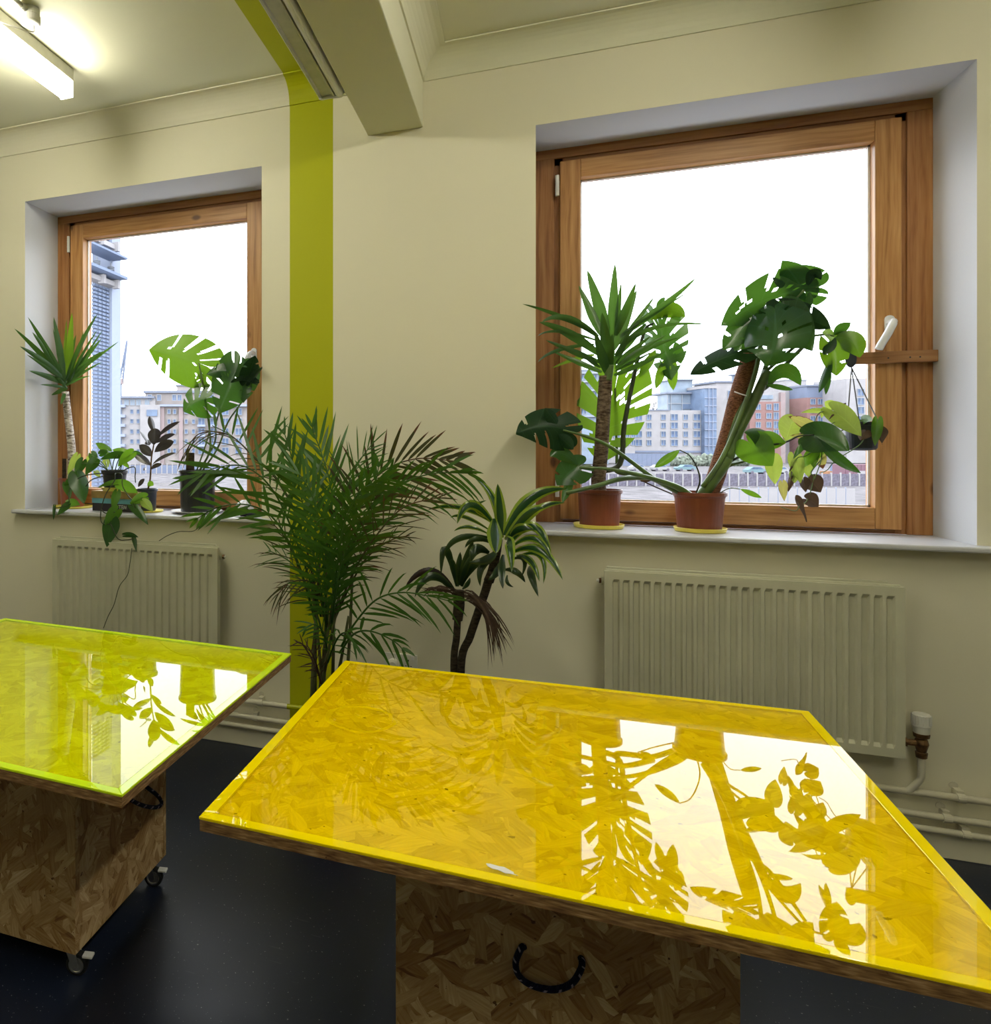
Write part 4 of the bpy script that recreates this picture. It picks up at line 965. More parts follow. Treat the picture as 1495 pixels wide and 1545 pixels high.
lance(r, M['monstdark'], q8(880, 250, .06), q8(780, 225, .02), 110/5.339, prof_ell, roll=.9, fold=.3)
lance(r, M['monstdark'], q8(1060, 285, .08), q8(1168, 225, .05), 90/5.339, prof_ell, roll=.5, mid=q8(1110, 180, .06), fold=.3)
lance(r, M['monst'], q8(1070, 320, .08), q8(1060, 470, .05), 60/5.339, prof_ell, roll=.5, fold=.3)
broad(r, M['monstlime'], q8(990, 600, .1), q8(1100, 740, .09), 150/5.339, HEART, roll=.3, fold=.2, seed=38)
broad(r, M['monst'], q8(880, 400, .1), q8(990, 450, .09), 150/5.339, HEART, roll=.3, fold=.2, seed=39)
# drooping leaf at the right
broad(r, M['monstlime'], q8(1275, 690, .06), q8(1290, 1000, .02), 200/5.339, MONST2, roll=-.2, sag=0, fold=.2, slits=2, seed=40)
lance(r, M['monstlime'], q8(1280, 690, .06), q8(1480, 850, .03), 170/5.339, prof_ell, roll=-.2, mid=q8(1410, 720, .04), fold=.2)
lance(r, M['monst'], q8(1270, 670, .06), q8(1405, 570, .04), 90/5.339, prof_ell, roll=.5, fold=.3)
lance(r, M['monstdark'], q8(1280, 690, .06), q8(1190, 830, .03), 80/5.339, prof_ell, roll=.4, fold=.3)
lance(r, M['monst'], q8(1250, 850, .05), q8(1150, 1135, .0), 70/5.339, prof_ell, roll=.6, fold=.3)
lance(r, M['monst'], q8(1225, 880, .05), q8(1205, 1150, .01), 55/5.339, prof_ell, roll=.5, fold=.3)
# leaves to the left, behind the yucca and over the wall edge
def mg(*a, **k): return broad(r, *a, **k)
mg(M['monst'], q7(1100, 560, .22), q7(1200, 1000, .17), 330/5.155, MONST, roll=.4, sag=.0, fold=.5, slits=6, holes=1, seed=51)
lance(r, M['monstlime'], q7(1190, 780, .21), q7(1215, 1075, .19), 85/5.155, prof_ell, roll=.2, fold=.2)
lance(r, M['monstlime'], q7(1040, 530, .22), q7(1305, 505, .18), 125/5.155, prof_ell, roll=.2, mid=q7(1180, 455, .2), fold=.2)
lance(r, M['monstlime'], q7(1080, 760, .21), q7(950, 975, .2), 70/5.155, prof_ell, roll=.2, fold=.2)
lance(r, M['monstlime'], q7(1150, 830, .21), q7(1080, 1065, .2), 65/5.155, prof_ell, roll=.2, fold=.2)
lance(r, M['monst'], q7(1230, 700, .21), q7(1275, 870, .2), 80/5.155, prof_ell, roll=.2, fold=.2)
stem(r, M['petdark'], [(900, 712, .20), (935, 700, .205), (942, 640, .21), (958, 560, .215), (972, 500, .22), q7(1060, 555, .22)], (4.6, 1.5), 'petiole')
mg(M['monstlime'], (928, 586, .235), (906, 700, .20), 100, MONST, roll=.1, sag=.0, fold=.12, slits=7, holes=5, seed=52)
stem(r, M['petiole'], [(931, 712, .21), (930, 660, .225), (928, 586, .235)], (2.6, 1.4), 'petiole')
stem(r, M['petiole'], [pc+Vector((-.03, .02, ph-.02)), (985, 722, .15), (960, 716, .18), (935, 712, .2), (928, 706, .21)], (4.0, 4.6), 'aerial_stem')
stem(r, M['petiole'], [(985, 720, .13), (940, 722, .02), (900, 733, -.03), (855, 744, -.08)], (4.2, 3.0), 'aerial_stem')
stem(r, M['petiole'], [pc+Vector((-.05, -.02, ph-.015)), q9(760, 1200, .05), q9(540, 1040, -.02), q9(420, 985, -.05), q9(295, 950, -.08)], (4.0, 1.5), 'petiole')
stem(r, M['petiole'], [pc+Vector((-.04, -.03, ph-.012)), q9(850, 1228, .06), q9(700, 1180, .0), q9(520, 1143, -.03), q9(375, 1135, -.05)], (5.5, 1.5), 'petiole')
mg(M['monstdark'], q9(290, 945, -.08), q9(60, 970, -.13), 210/3.286, MONST, roll=.25, sag=.12, fold=.35, slits=3, seed=53)
lance(r, M['monstdark'], q9(270, 930, -.08), q9(205, 840, -.10), 60/3.286, prof_ell, roll=.4, fold=.3)
lance(r, M['monstdark'], q9(265, 970, -.08), q9(345, 1045, -.10), 65/3.286, prof_ell, roll=.4, fold=.3)
mg(M['monst'], q9(370, 1130, -.05), q9(265, 1225, -.08), 160/3.286, MONST, roll=.3, sag=.08, fold=.3, slits=2, seed=54)
lance(r, M['monst'], q9(365, 1125, -.05), q9(230, 1080, -.08), 70/3.286, prof_ell, roll=.2, mid=q9(290, 1065, -.06), fold=.3)
lance(r, M['monst'], q9(340, 1160, -.05), q9(290, 1310, -.08), 45/3.286, prof_ell, roll=.4, fold=.3)
lance(r, M['pothos'], q9(872, 1048, .02), q9(748, 1135, .0), 42/3.286, prof_ell, roll=.1, fold=.3)
stem(r, M['petdark'], [pc+Vector((-.02, -.03, ph-.015)), q9(972, 1200, .05), q9(955, 1130, .03), q9(920, 1075, .02), q9(872, 1048, .02)], (1.2, .8), 'petiole')
lance(r, M['pothos'], (1117, 738, .05), (1149, 751, .02), 8, prof_ell, roll=.2, fold=.2)
stem(r, M['petiole'], [pc+Vector((.06, 0, ph-.01)), (1100, 737, .06), (1117, 738, .05)], .7, 'petiole')
stem(r, M['dead'], [(1020, 748, .16), (985, 733, .17), (962, 722, .17)], 1.0, 'dead_twig')
lance(r, M['dead'], (985, 723, .15), (966, 726, .15), 6, prof_ell, fold=.3)
# two heart-shaped leaf groups to the right of the pole
stem(r, M['petdark'], [(1085, 708, y3), (1110, 692, .09), (1150, 675, .06), (1185, 667, .04), (1205, 658, .03), (1228, 656, .02)], (2.0, 1.0), 'petiole')
stem(r, M['petiole'], [(1078, 715, y3), (1100, 703, .11), (1120, 697, .09), (1135, 690, .08)], (2.6, 1.6), 'petiole')
broad(r, M['pothosdark'], q10(380, 690, .06), q10(150, 600, .02), 190/6.5, HEART, roll=.5, sag=.10, fold=.4, seed=61)
broad(r, M['pothos'], q10(360, 680, .06), q10(560, 700, .03), 190/6.5, HEART, roll=.2, fold=.2, seed=62)
broad(r, M['pothos'], q10(215, 720, .05), q10(425, 930, .02), 330/6.5, HEART, roll=.1, fold=.15, seed=63)
broad(r, M['pothoslime'], q10(430, 890, .08), q10(450, 1110, .06), 150/6.5, HEART, roll=.2, fold=.2, seed=64)
broad(r, M['monst'], q10(826, 635, .02), q10(1180, 785, -.04), 330/6.5, HEART, roll=-.2, sag=.10, fold=.25, seed=65)
lance(r, M['monst'], q10(835, 640, .02), q10(1290, 1000, -.03), 130/6.5, prof_ell, roll=.7, mid=q10(1050, 860, -.02), fold=.3)
# ================================================= wooden lath bracket and hanging planter
bz0, bz1 = W(1345, 530.5, .262).z, W(1345, 548, .262).z
bx0, bx1 = XA(1277, .262), B1-.0008
r = thing('wooden_bracket', 'wooden lath screwed across the right window frame, carrying the hanging pot', 'bracket', ((bx0+bx1)/2, .26, bz1))
MB().box(bx0, bx1, .2495, .2715, bz1, bz0).build('lath', M['lath'], r, bevel=.002)
for px in (1340, 1373, 1388): x = XA(px, .25); MB().tube([(x, .2500, (bz0+bz1)/2-.003), (x, .2488, (bz0+bz1)/2-.003)], .003, 8).build('screw_head', M['black'], r)
hk = W(1285, 541, .235)
r = thing('hanging_planter', 'wilting philodendron in a dark pot hung from the wooden lath', 'plant', (hk.x, hk.y, hk.z))
MB().tube(catmull([Vector((hk.x, .2475, bz0+.001)), Vector((hk.x, .26, bz0+.007)), Vector((hk.x, .274, bz0+.002))], 5)+[], .0035, 8).build('hook', M['black'], r, smooth=True)
MB().prism([(hk.x+.018*math.cos(a), .2472, hk.z+.034*math.sin(a)) for a in [i/16*6.283 for i in range(16)]], (0, -.007, 0)).build('hook_plate', M['dkgrey'], r, bevel=.002)
hy = .10
hc = W(1300, 660, hy); rt = silh(hc, 58); rbm = silh(hc, 42)
zt_ = W(1300, 637, hy).z; zb_ = W(1300, 680, hy).z
MB().lathe((hc.x, hc.y, zb_), [(.01, 0), (rbm, .003), (rbm+.006, .010), (rt-.004, zt_-zb_-.014), (rt, zt_-zb_-.012), (rt, zt_-zb_), (rt-.004, zt_-zb_), (rt-.010, zt_-zb_-.012)], 32).build('pot', M['dkgrey'], r, smooth=False)
MB().lathe((hc.x, hc.y, zb_), [(.002, zt_-zb_-.03), (rt-.012, zt_-zb_-.03), (rt-.012, zt_-zb_-.016), (.002, zt_-zb_-.012)], 20).build('soil', M['soil'], r)
hkp = Vector((hk.x, .238, hk.z-.034))
for a in (.05, 2.2, 4.25):
    e = Vector((hc.x+(rt-.003)*math.cos(a), hc.y+(rt-.003)*math.sin(a), zt_-.002))
    MB().tube([hkp, e], .0022, 6).build('hanger_wire', M['black'], r)
HL = [((1050, 410), (1300, 640), 215, 'pothoslime', .03, -.02), ((620, 500), (555, 690), 210, 'pothoslime', .10, .08), ((800, 540), (580, 445), 110, 'pothosyel', .06, .04), ((875, 385), (700, 410), 50, 'pothoslime', .08, .07), ((1010, 340), (935, 300), 95, 'pothoslime', .1, .09), ((1030, 350), (1120, 330), 75, 'pothoslime', .1, .1), ((930, 380), (905, 460), 50, 'pothoslime', .08, .08), ((1310, 470), (1400, 490), 95, 'pothos', .05, .0),
      ((1450, 520), (1430, 735), 95, 'pothos', .02, .01), ((1480, 590), (1500, 720), 100, 'dead', .03, .02), ((760, 690), (630, 860), 70, 'monst', .05, .02), ((650, 870), (700, 1100), 130, 'pothoslime', .05, .03), ((860, 780), (700, 960), 130, 'pothos', .06, .04), ((820, 780), (830, 950), 110, 'pothos', .07, .05), ((880, 830), (920, 960), 110, 'pothosyel', .08, .06), ((760, 900), (780, 1040), 110, 'pothoslime', .07, .05), ((640, 1000), (640, 1100), 90, 'pothoslime', .06, .05), ((760, 650), (600, 635), 60, 'pothosyel', .07, .05), ((750, 620), (880, 570), 70, 'monst', .06, .04),
      ((800, 1080), (900, 1190), 170, 'dead', .05, .03), ((730, 1080), (750, 1190), 90, 'dead', .05, .04), ((770, 1260), (880, 1330), 150, 'dead', .04, .02), ((680, 1290), (755, 1480), 70, 'dead', .03, .01), ((610, 1040), (580, 1190), 55, 'dead', .06, .05), ((630, 880), (590, 985), 40, 'dead', .06, .05), ((850, 670), (800, 790), 60, 'dead', .06, .05), ((525, 1125), (540, 1275), 80, 'pothosyel', .05, .04), ((900, 720), (930, 800), 70, 'dead', .07, .06), ((1330, 600), (1290, 680), 110, 'dead', .02, .01), ((1090, 350), (980, 470), 45, 'dead', .05, .03), ((740, 720), (770, 780), 50, 'dead', .07, .06)]
for i, (b, tp_, wd, mt, d0, d1) in enumerate(HL):
    fn = dict(fold=.55, wave=.06) if mt == 'dead' else dict(fold=.25, wave=.03)
    broad(r, M[mt], q10(*b, d0), q10(*tp_, d1), wd/6.5, HEART, roll=rs.uniform(-.3, .3)+(.5 if mt == 'dead' else 0), sag=.04, seed=70+i, label='withered brown leaf' if mt == 'dead' else None, **fn)
ht = Vector((hc.x, hc.y, zt_-.015))
for pts in ([(1120, 420, .06), (900, 400, .06), (820, 540, .06)], [(1100, 480, .05), (960, 560, .04), (880, 720, .06), (860, 800, .06)], [(1150, 560, .03), (940, 700, .05), (900, 880, .06), (840, 1050, .05), (800, 1170, .05)], [(1140, 470, .05), (800, 800, .05), (660, 860, .05), (610, 1040, .06)], [(830, 950, .06), (830, 1050, .05), (770, 1260, .04), (690, 1320, .03), (650, 1370, .03), (510, 1335, .03)], [(1200, 440, .05), (1050, 410, .03)], [(1250, 440, .06), (1020, 345, .1)], [(1300, 700, .03), (1050, 870, .03), (960, 970, .05), (880, 1000, .06)]):
    stem(r, M['petiole'], [ht+Vector((rs.uniform(-.03, .03), rs.uniform(-.03, .03), 0))]+[q10(*p) for p in pts], (.9, .6), 'vine', n=6)
# ================================================= areca palm on the floor between the tables and the wall
def floor_pot(name, px, y, rad, hgt, mat, label, cat='plant'):
    c = W(px, CY, y); c.z = 0
    r = thing(name, label, cat, (c.x, c.y, 0))
    MB().lathe(c, [(rad*.6, 0), (rad*.76, .0), (rad*.78, .01), (rad*.97, hgt-.03), (rad, hgt-.03), (rad, hgt), (rad-.01, hgt), (rad-.014, hgt-.06)], 32).build('pot', mat, r, smooth=False)
    MB().lathe(c, [(.002, hgt-.07), (rad-.02, hgt-.07), (rad-.02, hgt-.05), (.002, hgt-.045)], 24).build('soil', M['soil'], r)
    return r, c+Vector((0, 0, hgt-.05))
pr_, pb = floor_pot('areca_palm', 492, -.40, .16, .27, M['terra'], 'bushy areca palm on the floor in front of the green stripe')
def frond(root, pts, n, lpx, mat, roll=0, droop=.15, s0=.25, wpx=5.3, seed=0, sides=(1, -1), ang=(62, 20), rpx=(1.9, .7), updir=0):
    rs = random.Random(seed)
    P = catmull([P3(q) for q in pts], 10); k = len(P)
    sc_ = PXM(P[k//2]); cum = [0]
    for a, b in zip(P, P[1:]): cum.append(cum[-1]+(b-a).length)
    def at_(u):
        d = u*cum[-1]
        for i in range(k-1):
            if d <= cum[i+1] or i == k-2:
                f = (d-cum[i])/max(1e-9, cum[i+1]-cum[i]); return P[i].lerp(P[i+1], f), (P[i+1]-P[i]).normalized()
    m = MB(); rr = [(rpx[0]+(rpx[1]-rpx[0])*i/(k-1))*sc_ for i in range(k)]
    m.tube(P, rr, 6)
    n = max(6, int(n*.74)); lpx *= 1.1
    for i in range(n):
        u = s0+(1-s0)*(i+.5)/n; p, tg = at_(min(1, u)); w_ = (u-s0)/(1-s0)
        n0 = (EYEP-p).normalized(); b = tg.cross(n0); b.normalize(); b = Matrix.Rotation(roll, 3, tg) @ b
        prof = math.sin(math.pi*(.16+.78*w_))**.7
        for sd in sides:
            a = math.radians(ang[0]+(ang[1]-ang[0])*w_+rs.uniform(-11, 11))
            L = lpx*sc_*prof*rs.uniform(.74, 1.2)
            d = (tg*math.cos(a)+b*(sd*math.sin(a))+Vector((rs.uniform(-.12, .12), rs.uniform(-.18, .18), rs.uniform(-.05, .05)+updir))).normalized()
            nrm = d.cross((tg if abs(d.dot(tg)) < .98 else b)).normalized()
            if nrm.dot(n0) < 0: nrm = -nrm
            nrm = (nrm+n0*.5+Vector((rs.uniform(-.4, .4), rs.uniform(-.4, .4), rs.uniform(-.4, .4)))).normalized()
            wd = wpx*sc_*rs.uniform(.75, 1.15)
            dr = droop*rs.uniform(.5, 1.5)
            side = d.cross(nrm).normalized()
            vs_, us = [p], [(0, .5)]
            for j, (s, h) in enumerate(((.12, .75), (.35, 1.0), (.6, .9), (.82, .55))):
                q = p+d*(L*s)-UP*(dr*L*s*s)
                vs_ += [q-side*(wd*h*.5), q+side*(wd*h*.5)]; us += [(s, .15), (s, .85)]
            vs_.append(p+d*L*.98-UP*(dr*L*1.05)); us.append((1, .5))
            m.add(vs_, [(0, 1, 2), (1, 3, 4, 2), (3, 5, 6, 4), (5, 7, 8, 6), (7, 9, 8)], 0, us)
    o = m.build('frond', mat, root, smooth=True); return o
cF = cr(430, 610, 5.155); cG = cr(250, 600, 5.943); cL = cr(400, 800, 4.983)
bx_ = [(478, 1015, -.40), (486, 1020, -.36), (494, 1020, -.43), (500, 1018, -.37), (507, 1015, -.41), (515, 1010, -.38)]
canes = []
rs = random.Random(12)
for i, (tx, ty, d) in enumerate([(470, 880, -.44), (482, 850, -.36), (492, 800, -.42), (503, 850, -.34), (520, 820, -.40), (532, 860, -.36), (512, 900, -.46), (497, 900, -.30), (476, 940, -.38), (526, 930, -.43)]):
    b0 = pb+Vector((rs.uniform(-.07, .07), rs.uniform(-.06, .06), -.01))
    mid = W((480+i*4), 985, -.38)
    stem(pr_, M['cane'], [b0, (b0+W(tx, ty, d))/2+Vector((rs.uniform(-.02, .02), 0, 0)), (tx, ty, d)], (3.2, 2.0), 'cane', n=8)
FR = [  # control points (pixel, pixel, depth), leaflets, length px, material, roll, droop, start, extra
 ([(484, 930, -.40), (452, 830, -.50), (415, 745, -.58), (372, 705, -.62), (325, 706, -.66), (290, 722, -.68)], 24, 92, 'palm', .2, .05, .34, {}),
 ([(484, 930, -.40), (455, 800, -.42), (420, 725, -.42), (385, 690, -.42), (350, 658, -.40), (320, 642, -.40)], 22, 85, 'palm', .2, .0, .32, dict(sides=(1,), ang=(95, 60))),
 ([(484, 930, -.40), (455, 800, -.44), (420, 728, -.44), (385, 692, -.44), (345, 656, -.42), (300, 655, -.42), (275, 690, -.42)], 26, 62, 'palmdry', .2, .35, .45, dict(sides=(-1,), ang=(30, 10), wpx=2.0)),
 ([(480, 950, -.38), (450, 850, -.46), (415, 785, -.50), (375, 762, -.52), (330, 765, -.54), (293, 785, -.54)], 18, 62, 'palm', .2, .06, .40, {}),
 ([(490, 930, -.38), (497, 830, -.36), (500, 745, -.34), (487, 690, -.32), (474, 655, -.31), (470, 640, -.31)], 30, 80, 'palm', .1, .0, .22, dict(ang=(48, 20))),
 ([(492, 930, -.38), (470, 820, -.48), (452, 740, -.52), (440, 690, -.54), (428, 650, -.55)], 22, 75, 'palm', .5, .05, .30, {}),
 ([(500, 930, -.38), (520, 830, -.36), (545, 750, -.34), (580, 710, -.32), (630, 692, -.31), (690, 696, -.31)], 30, 78, 'palmdry', .2, .06, .30, dict(ang=(75, 22))),
 ([(500, 930, -.38), (522, 840, -.44), (552, 775, -.48), (595, 735, -.50), (650, 715, -.50), (712, 714, -.50)], 28, 80, 'palm', .3, .30, .26, dict(ang=(60, 20))),
 ([(505, 930, -.42), (535, 860, -.50), (570, 805, -.54), (610, 765, -.54), (665, 750, -.52)], 24, 66, 'palmdry', .3, .15, .30, dict(ang=(55, 18), wpx=2.4)),
 ([(503, 930, -.40), (522, 860, -.48), (545, 800, -.54), (562, 750, -.57), (572, 700, -.57)], 26, 80, 'palm', .5, .08, .22, {}),
 ([(498, 930, -.38), (512, 830, -.40), (520, 750, -.40), (540, 700, -.38), (565, 665, -.36)], 24, 72, 'palm', .2, .05, .28, dict(wpx=2.6)),
 ([(494, 940, -.42), (488, 850, -.54), (478, 770, -.60), (455, 720, -.62), (425, 700, -.63)], 24, 80, 'palm', .4, .18, .24, {}),
 ([(500, 940, -.42), (508, 860, -.54), (520, 790, -.60), (545, 740, -.62), (590, 722, -.62)], 26, 85, 'palm', .4, .35, .24, {}),
 ([(515, 975, -.42), (532, 945, -.48), (566, 906, -.54), (605, 894, -.57), (650, 900, -.58), (682, 908, -.58)], 17, 74, 'palm', .3, .28, .26, dict(wpx=4.4, ang=(58, 18))),
 ([(512, 985, -.44), (535, 956, -.52), (562, 953, -.56), (595, 968, -.57), (612, 985, -.57)], 10, 45, 'palm', .3, .35, .2, {}),
 ([(488, 930, -.42), (480, 890, -.46), (462, 876, -.50), (436, 880, -.52), (418, 898, -.52)], 13, 46, 'palmdry', .2, .55, .25, dict(wpx=2.2, ang=(50, 10))),
 ([(480, 955, -.38), (456, 870, -.40), (432, 815, -.41), (412, 790, -.41)], 16, 70, 'palmdry', .2, .25, .25, dict(wpx=2.0, sides=(-1, 1))),
 ([(494, 985, -.42), (488, 955, -.50), (474, 942, -.54), (458, 948, -.55)], 10, 34, 'palm', .2, .2, .2, dict(wpx=3.0)),
 ([(494, 1000, -.44), (508, 965, -.55), (522, 955, -.60), (538, 975, -.62)], 9, 50, 'palm', .2, .45, .2, dict(wpx=4.0)),
 ([(482, 1020, -.40), (468, 990, -.46), (456, 972, -.50), (446, 968, -.50)], 10, 30, 'dead', .2, .1, .15, dict(wpx=1.6)),
 ([(484, 1030, -.42), (478, 1005, -.48), (470, 985, -.52), (462, 972, -.52)], 10, 36, 'dead', .5, .1, .15, dict(wpx=1.6)),
 ([(498, 950, -.38), (530, 880, -.40), (555, 840, -.40), (590, 815, -.40), (618, 808, -.40)], 14, 45, 'palmdry', .2, .2, .35, dict(wpx=1.7, sides=(1, -1))),
 ([(488, 960, -.36), (466, 890, -.30), (440, 850, -.26), (405, 830, -.24)], 16, 52, 'palm', .2, .15, .3, dict(wpx=1.8)),
 ([(500, 950, -.40), (505, 900, -.52), (512, 860, -.56), (525, 820, -.58)], 18, 60, 'palm', .4, .1, .2, {}),
 ([(492, 950, -.40), (484, 890, -.52), (476, 850, -.56), (464, 815, -.58)], 18, 60, 'palm', .4, .1, .2, {}),
]
for i, (pts, n, lp_, mt, rl, dr, s0, ex) in enumerate(FR):
    frond(pr_, pts, n, lp_, M[mt], rl, dr, s0, seed=200+i, **ex)
# ================================================= dracaena with two stems
dr_, db = floor_pot('dracaena', 697, -.34, .13, .24, M['dkgrey'], 'two-stemmed dracaena with lime-edged leaves on the floor under the right sill')
c11 = cr(610, 720, 5.152)
def qd(x, y, yy): a = c11(x, y); return (a[0], a[1], yy)
dy = -.34
stem(dr_, M['barkdark'], [db+Vector((-.02, 0, -.01)), qd(385, 1480, dy), qd(405, 1250, dy), qd(415, 1080, dy)], (5.4, 5.0), 'stem', n=10)
stem(dr_, M['barkdark'], [qd(412, 1110, dy), qd(418, 1060, dy), qd(425, 990, dy), qd(420, 880, dy)], (7.5, 8.5), 'stem_top', n=10)
stem(dr_, M['barkdark'], [db+Vector((.01, 0, -.01)), qd(440, 1480, dy-.01), qd(510, 1240, dy-.02), qd(570, 1060, dy-.02), qd(625, 900, dy-.03), qd(655, 800, dy-.03)], (5.6, 6.4), 'stem', n=10)
stem(dr_, M['barkdark'], [qd(655, 810, dy-.03), qd(680, 740, dy-.03), qd(715, 600, dy-.03), qd(735, 480, dy-.03)], (7.5, 5.5), 'stem_top', n=10)
e = dy-.03
DL = [  # base, mid, tip, width, depth tip, mat
 ((755, 470), None, (725, 50), 100, e, 'drac'), ((725, 430), (690, 170), (540, 0), 60, e+.1, 'drac'), ((690, 360), (430, 235), (180, 255), 48, e+.05, 'drac'), ((690, 360), (520, 215), (410, 365), 85, e-.1, 'drac'), ((680, 330), (560, 240), (640, 180), 40, e, 'drac'),
 ((660, 410), (470, 310), (358, 315), 34, e, 'drac'), ((650, 440), (500, 385), (385, 420), 34, e, 'drac'), ((660, 470), (420, 480), (312, 615), 55, e-.05, 'dracdark'), ((700, 320), None, (710, 592), 125, e-.16, 'drac'),
 ((775, 450), (980, 170), (1262, 92), 105, e+.08, 'drac'), ((790, 480), (960, 290), (1085, 240), 100, e-.05, 'drac'), ((860, 420), (1040, 245), (1250, 200), 62, e+.08, 'drac'), ((830, 510), (1010, 385), (1145, 640), 80, e-.1, 'drac'), ((850, 530), (1020, 480), (1150, 650), 60, e-.12, 'drac'),
 ((850, 580), (1060, 570), (1232, 800), 78, e-.15, 'drac'), ((870, 610), (980, 650), (1050, 812), 60, e-.13, 'drac'), ((980, 690), (985, 760), (1042, 930), 62, e-.12, 'dracdark'), ((900, 610), (1060, 620), (1080, 830), 48, e-.12, 'drac'), ((790, 490), (815, 520), (835, 740), 90, e-.18, 'drac'),
 ((770, 600), (755, 720), (767, 870), 62, e-.12, 'dracdark'), ((830, 640), (930, 640), (912, 775), 40, e-.05, 'dracdark'), ((780, 720), (870, 735), (940, 820), 55, e-.02, 'dracdark'), ((660, 590), (560, 560), (520, 660), 90, e-.06, 'dracdark'), ((700, 650), (600, 700), (590, 850), 60, e-.05, 'dracdark'), ((740, 660), (720, 740), (650, 800), 60, e-.08, 'dracdark'), ((690, 520), (560, 480), (470, 550), 50, e-.04, 'dracdark'), ((820, 470), (900, 400), (1010, 410), 90, e-.08, 'drac'), ((720, 560), (640, 640), (500, 660), 70, e-.08, 'dracdark'), ((800, 760), (800, 820), (850, 855), 30, e, 'dracdark'),
 ((410, 850), (320, 560), (285, 770), 62, dy-.06, 'dracdark'), ((405, 850), (375, 690), (365, 640), 55, dy-.05, 'dracdark'), ((415, 850), None, (435, 580), 62, dy, 'dracdark'), ((430, 840), None, (535, 485), 78, dy-.02, 'dracdark'), ((445, 850), (520, 700), (625, 680), 70, dy-.04, 'dracdark'), ((390, 880), (190, 730), (0, 868), 62, dy-.06, 'purple'), ((390, 890), (210, 770), (80, 935), 72, dy-.09, 'dracdark'), ((450, 870), (490, 830), (510, 780), 36, dy-.03, 'dracdark'), ((380, 880), (310, 820), (270, 780), 30, dy, 'dracdark'), ((430, 830), (470, 720), (520, 600), 60, dy-.05, 'dracdark')]
for i, (b, mdl, tp_, wd, d, mt) in enumerate(DL):
    b0 = e if b[0] > 560 else dy
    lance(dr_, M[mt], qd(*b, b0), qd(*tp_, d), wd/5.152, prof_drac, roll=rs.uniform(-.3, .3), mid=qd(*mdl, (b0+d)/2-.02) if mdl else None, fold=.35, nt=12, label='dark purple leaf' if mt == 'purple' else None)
for i in range(26):                                     # dried leaves hanging below the lower crown
    a = rs.random(); d = dy-.04+rs.uniform(-.05, .05)
    tx, ty = 640+a*230, 1180+rs.random()*330
    lance(dr_, M['dead'], qd(450+rs.uniform(-10, 30), 890+rs.uniform(-20, 80), dy), qd(tx, ty, d), rs.uniform(12, 22)/5.152, prof_drac, roll=rs.uniform(-1, 1), mid=qd(600+a*60+rs.uniform(-30, 30), 1000+rs.uniform(-20, 60), d), fold=.3, nt=8, name='withered_leaf')
for i in range(16):
    d = dy-.04+rs.uniform(-.05, .05)
    lance(dr_, M['dead'], qd(420, 920+rs.uniform(-40, 50), dy), qd(rs.uniform(20, 330), rs.uniform(850, 960), d), rs.uniform(10, 16)/5.152, prof_drac, roll=rs.uniform(-1, 1), mid=qd(rs.uniform(200, 330), rs.uniform(840, 900), d), fold=.3, nt=8, name='withered_leaf')
# ------------------------------------------------------------------ the city outside
GZ = -4.2
M['ground'] = flat('gravel_ground', (.10, .092, .097), .9, .2, var=.25, scale=.6)
struct(MB().box(-400, 400, TW+3, 700, GZ-.5, GZ).build('ground', M['ground']))
def om(name, c, rough=.7, var=.04, scale=.4, spec=.2): return flat(name, tuple(q*.60 for q in c), rough, spec, var=var, scale=scale)
M['b_white'] = om('white_render', (.47, .45, .46)); M['b_cream'] = om('pale_brick', (.44, .39, .37)); M['b_brick'] = om('red_brick', (.36, .205, .19)); M['b_pink'] = om('pink_render', (.42, .33, .33))
M['b_blue'] = om('blue_grey_cladding', (.23, .27, .38)); M['b_glass'] = om('facade_glass', (.20, .27, .40), .3, .12, .25); M['b_glass2'] = om('pale_facade_glass', (.30, .37, .46), .3, .10, .3)
M['b_pane'] = om('far_window_glass', (.13, .19, .32), .25, .25, .5); M['b_frame'] = om('far_window_frame', (.40, .43, .48)); M['b_roof'] = om('grey_roof', (.27, .30, .38)); M['b_dark'] = om('dark_panel', (.19, .175, .225), .8, .2, 3)
M['b_steel'] = om('painted_steel', (.40, .45, .58)); M['b_steel2'] = om('shaded_steel', (.24, .30, .44)); M['hedge'] = flat('far_hedge', (.13, .15, .12), .9, .1, var=.4, scale=1.5)
RZ = Matrix.Rotation(TH, 4, 'Z')
winmesh = {}
def mesh_of(key, fn):
    if key not in winmesh: winmesh[key] = fn()
    return winmesh[key]
def place(name, me, root, loc, parent=None):
    o = bpy.data.objects.new(name, me); col.objects.link(o)
    if parent is not None: o.parent = parent; o.location = loc
    else: o.parent = root; o.matrix_local = Matrix.Translation(Vector(loc)-Vector(root.location)) @ RZ
    return o
def raw(mb, mat, name):
    me = bpy.data.meshes.new(name); me.from_pydata([tuple(q) for q in mb.v], [], mb.f); me.materials.append(mat); return me
def slab(root, name, mat, Z, x0, x1, y0, y1, dep, off=0, label=None):      # an upright block whose front shows x0..x1, y0..y1 in pixels at distance Z
    a, b = CZ(x0, y1, Z), CZ(x1, y0, Z); wd = (b-a).dot(RT); ht = b.z-a.z
    c = a+RT*(wd/2)
    o = MB().box(-wd/2, wd/2, off, off+dep, 0, ht)
    me = raw(o, mat, name); return place(name, me, root, c)
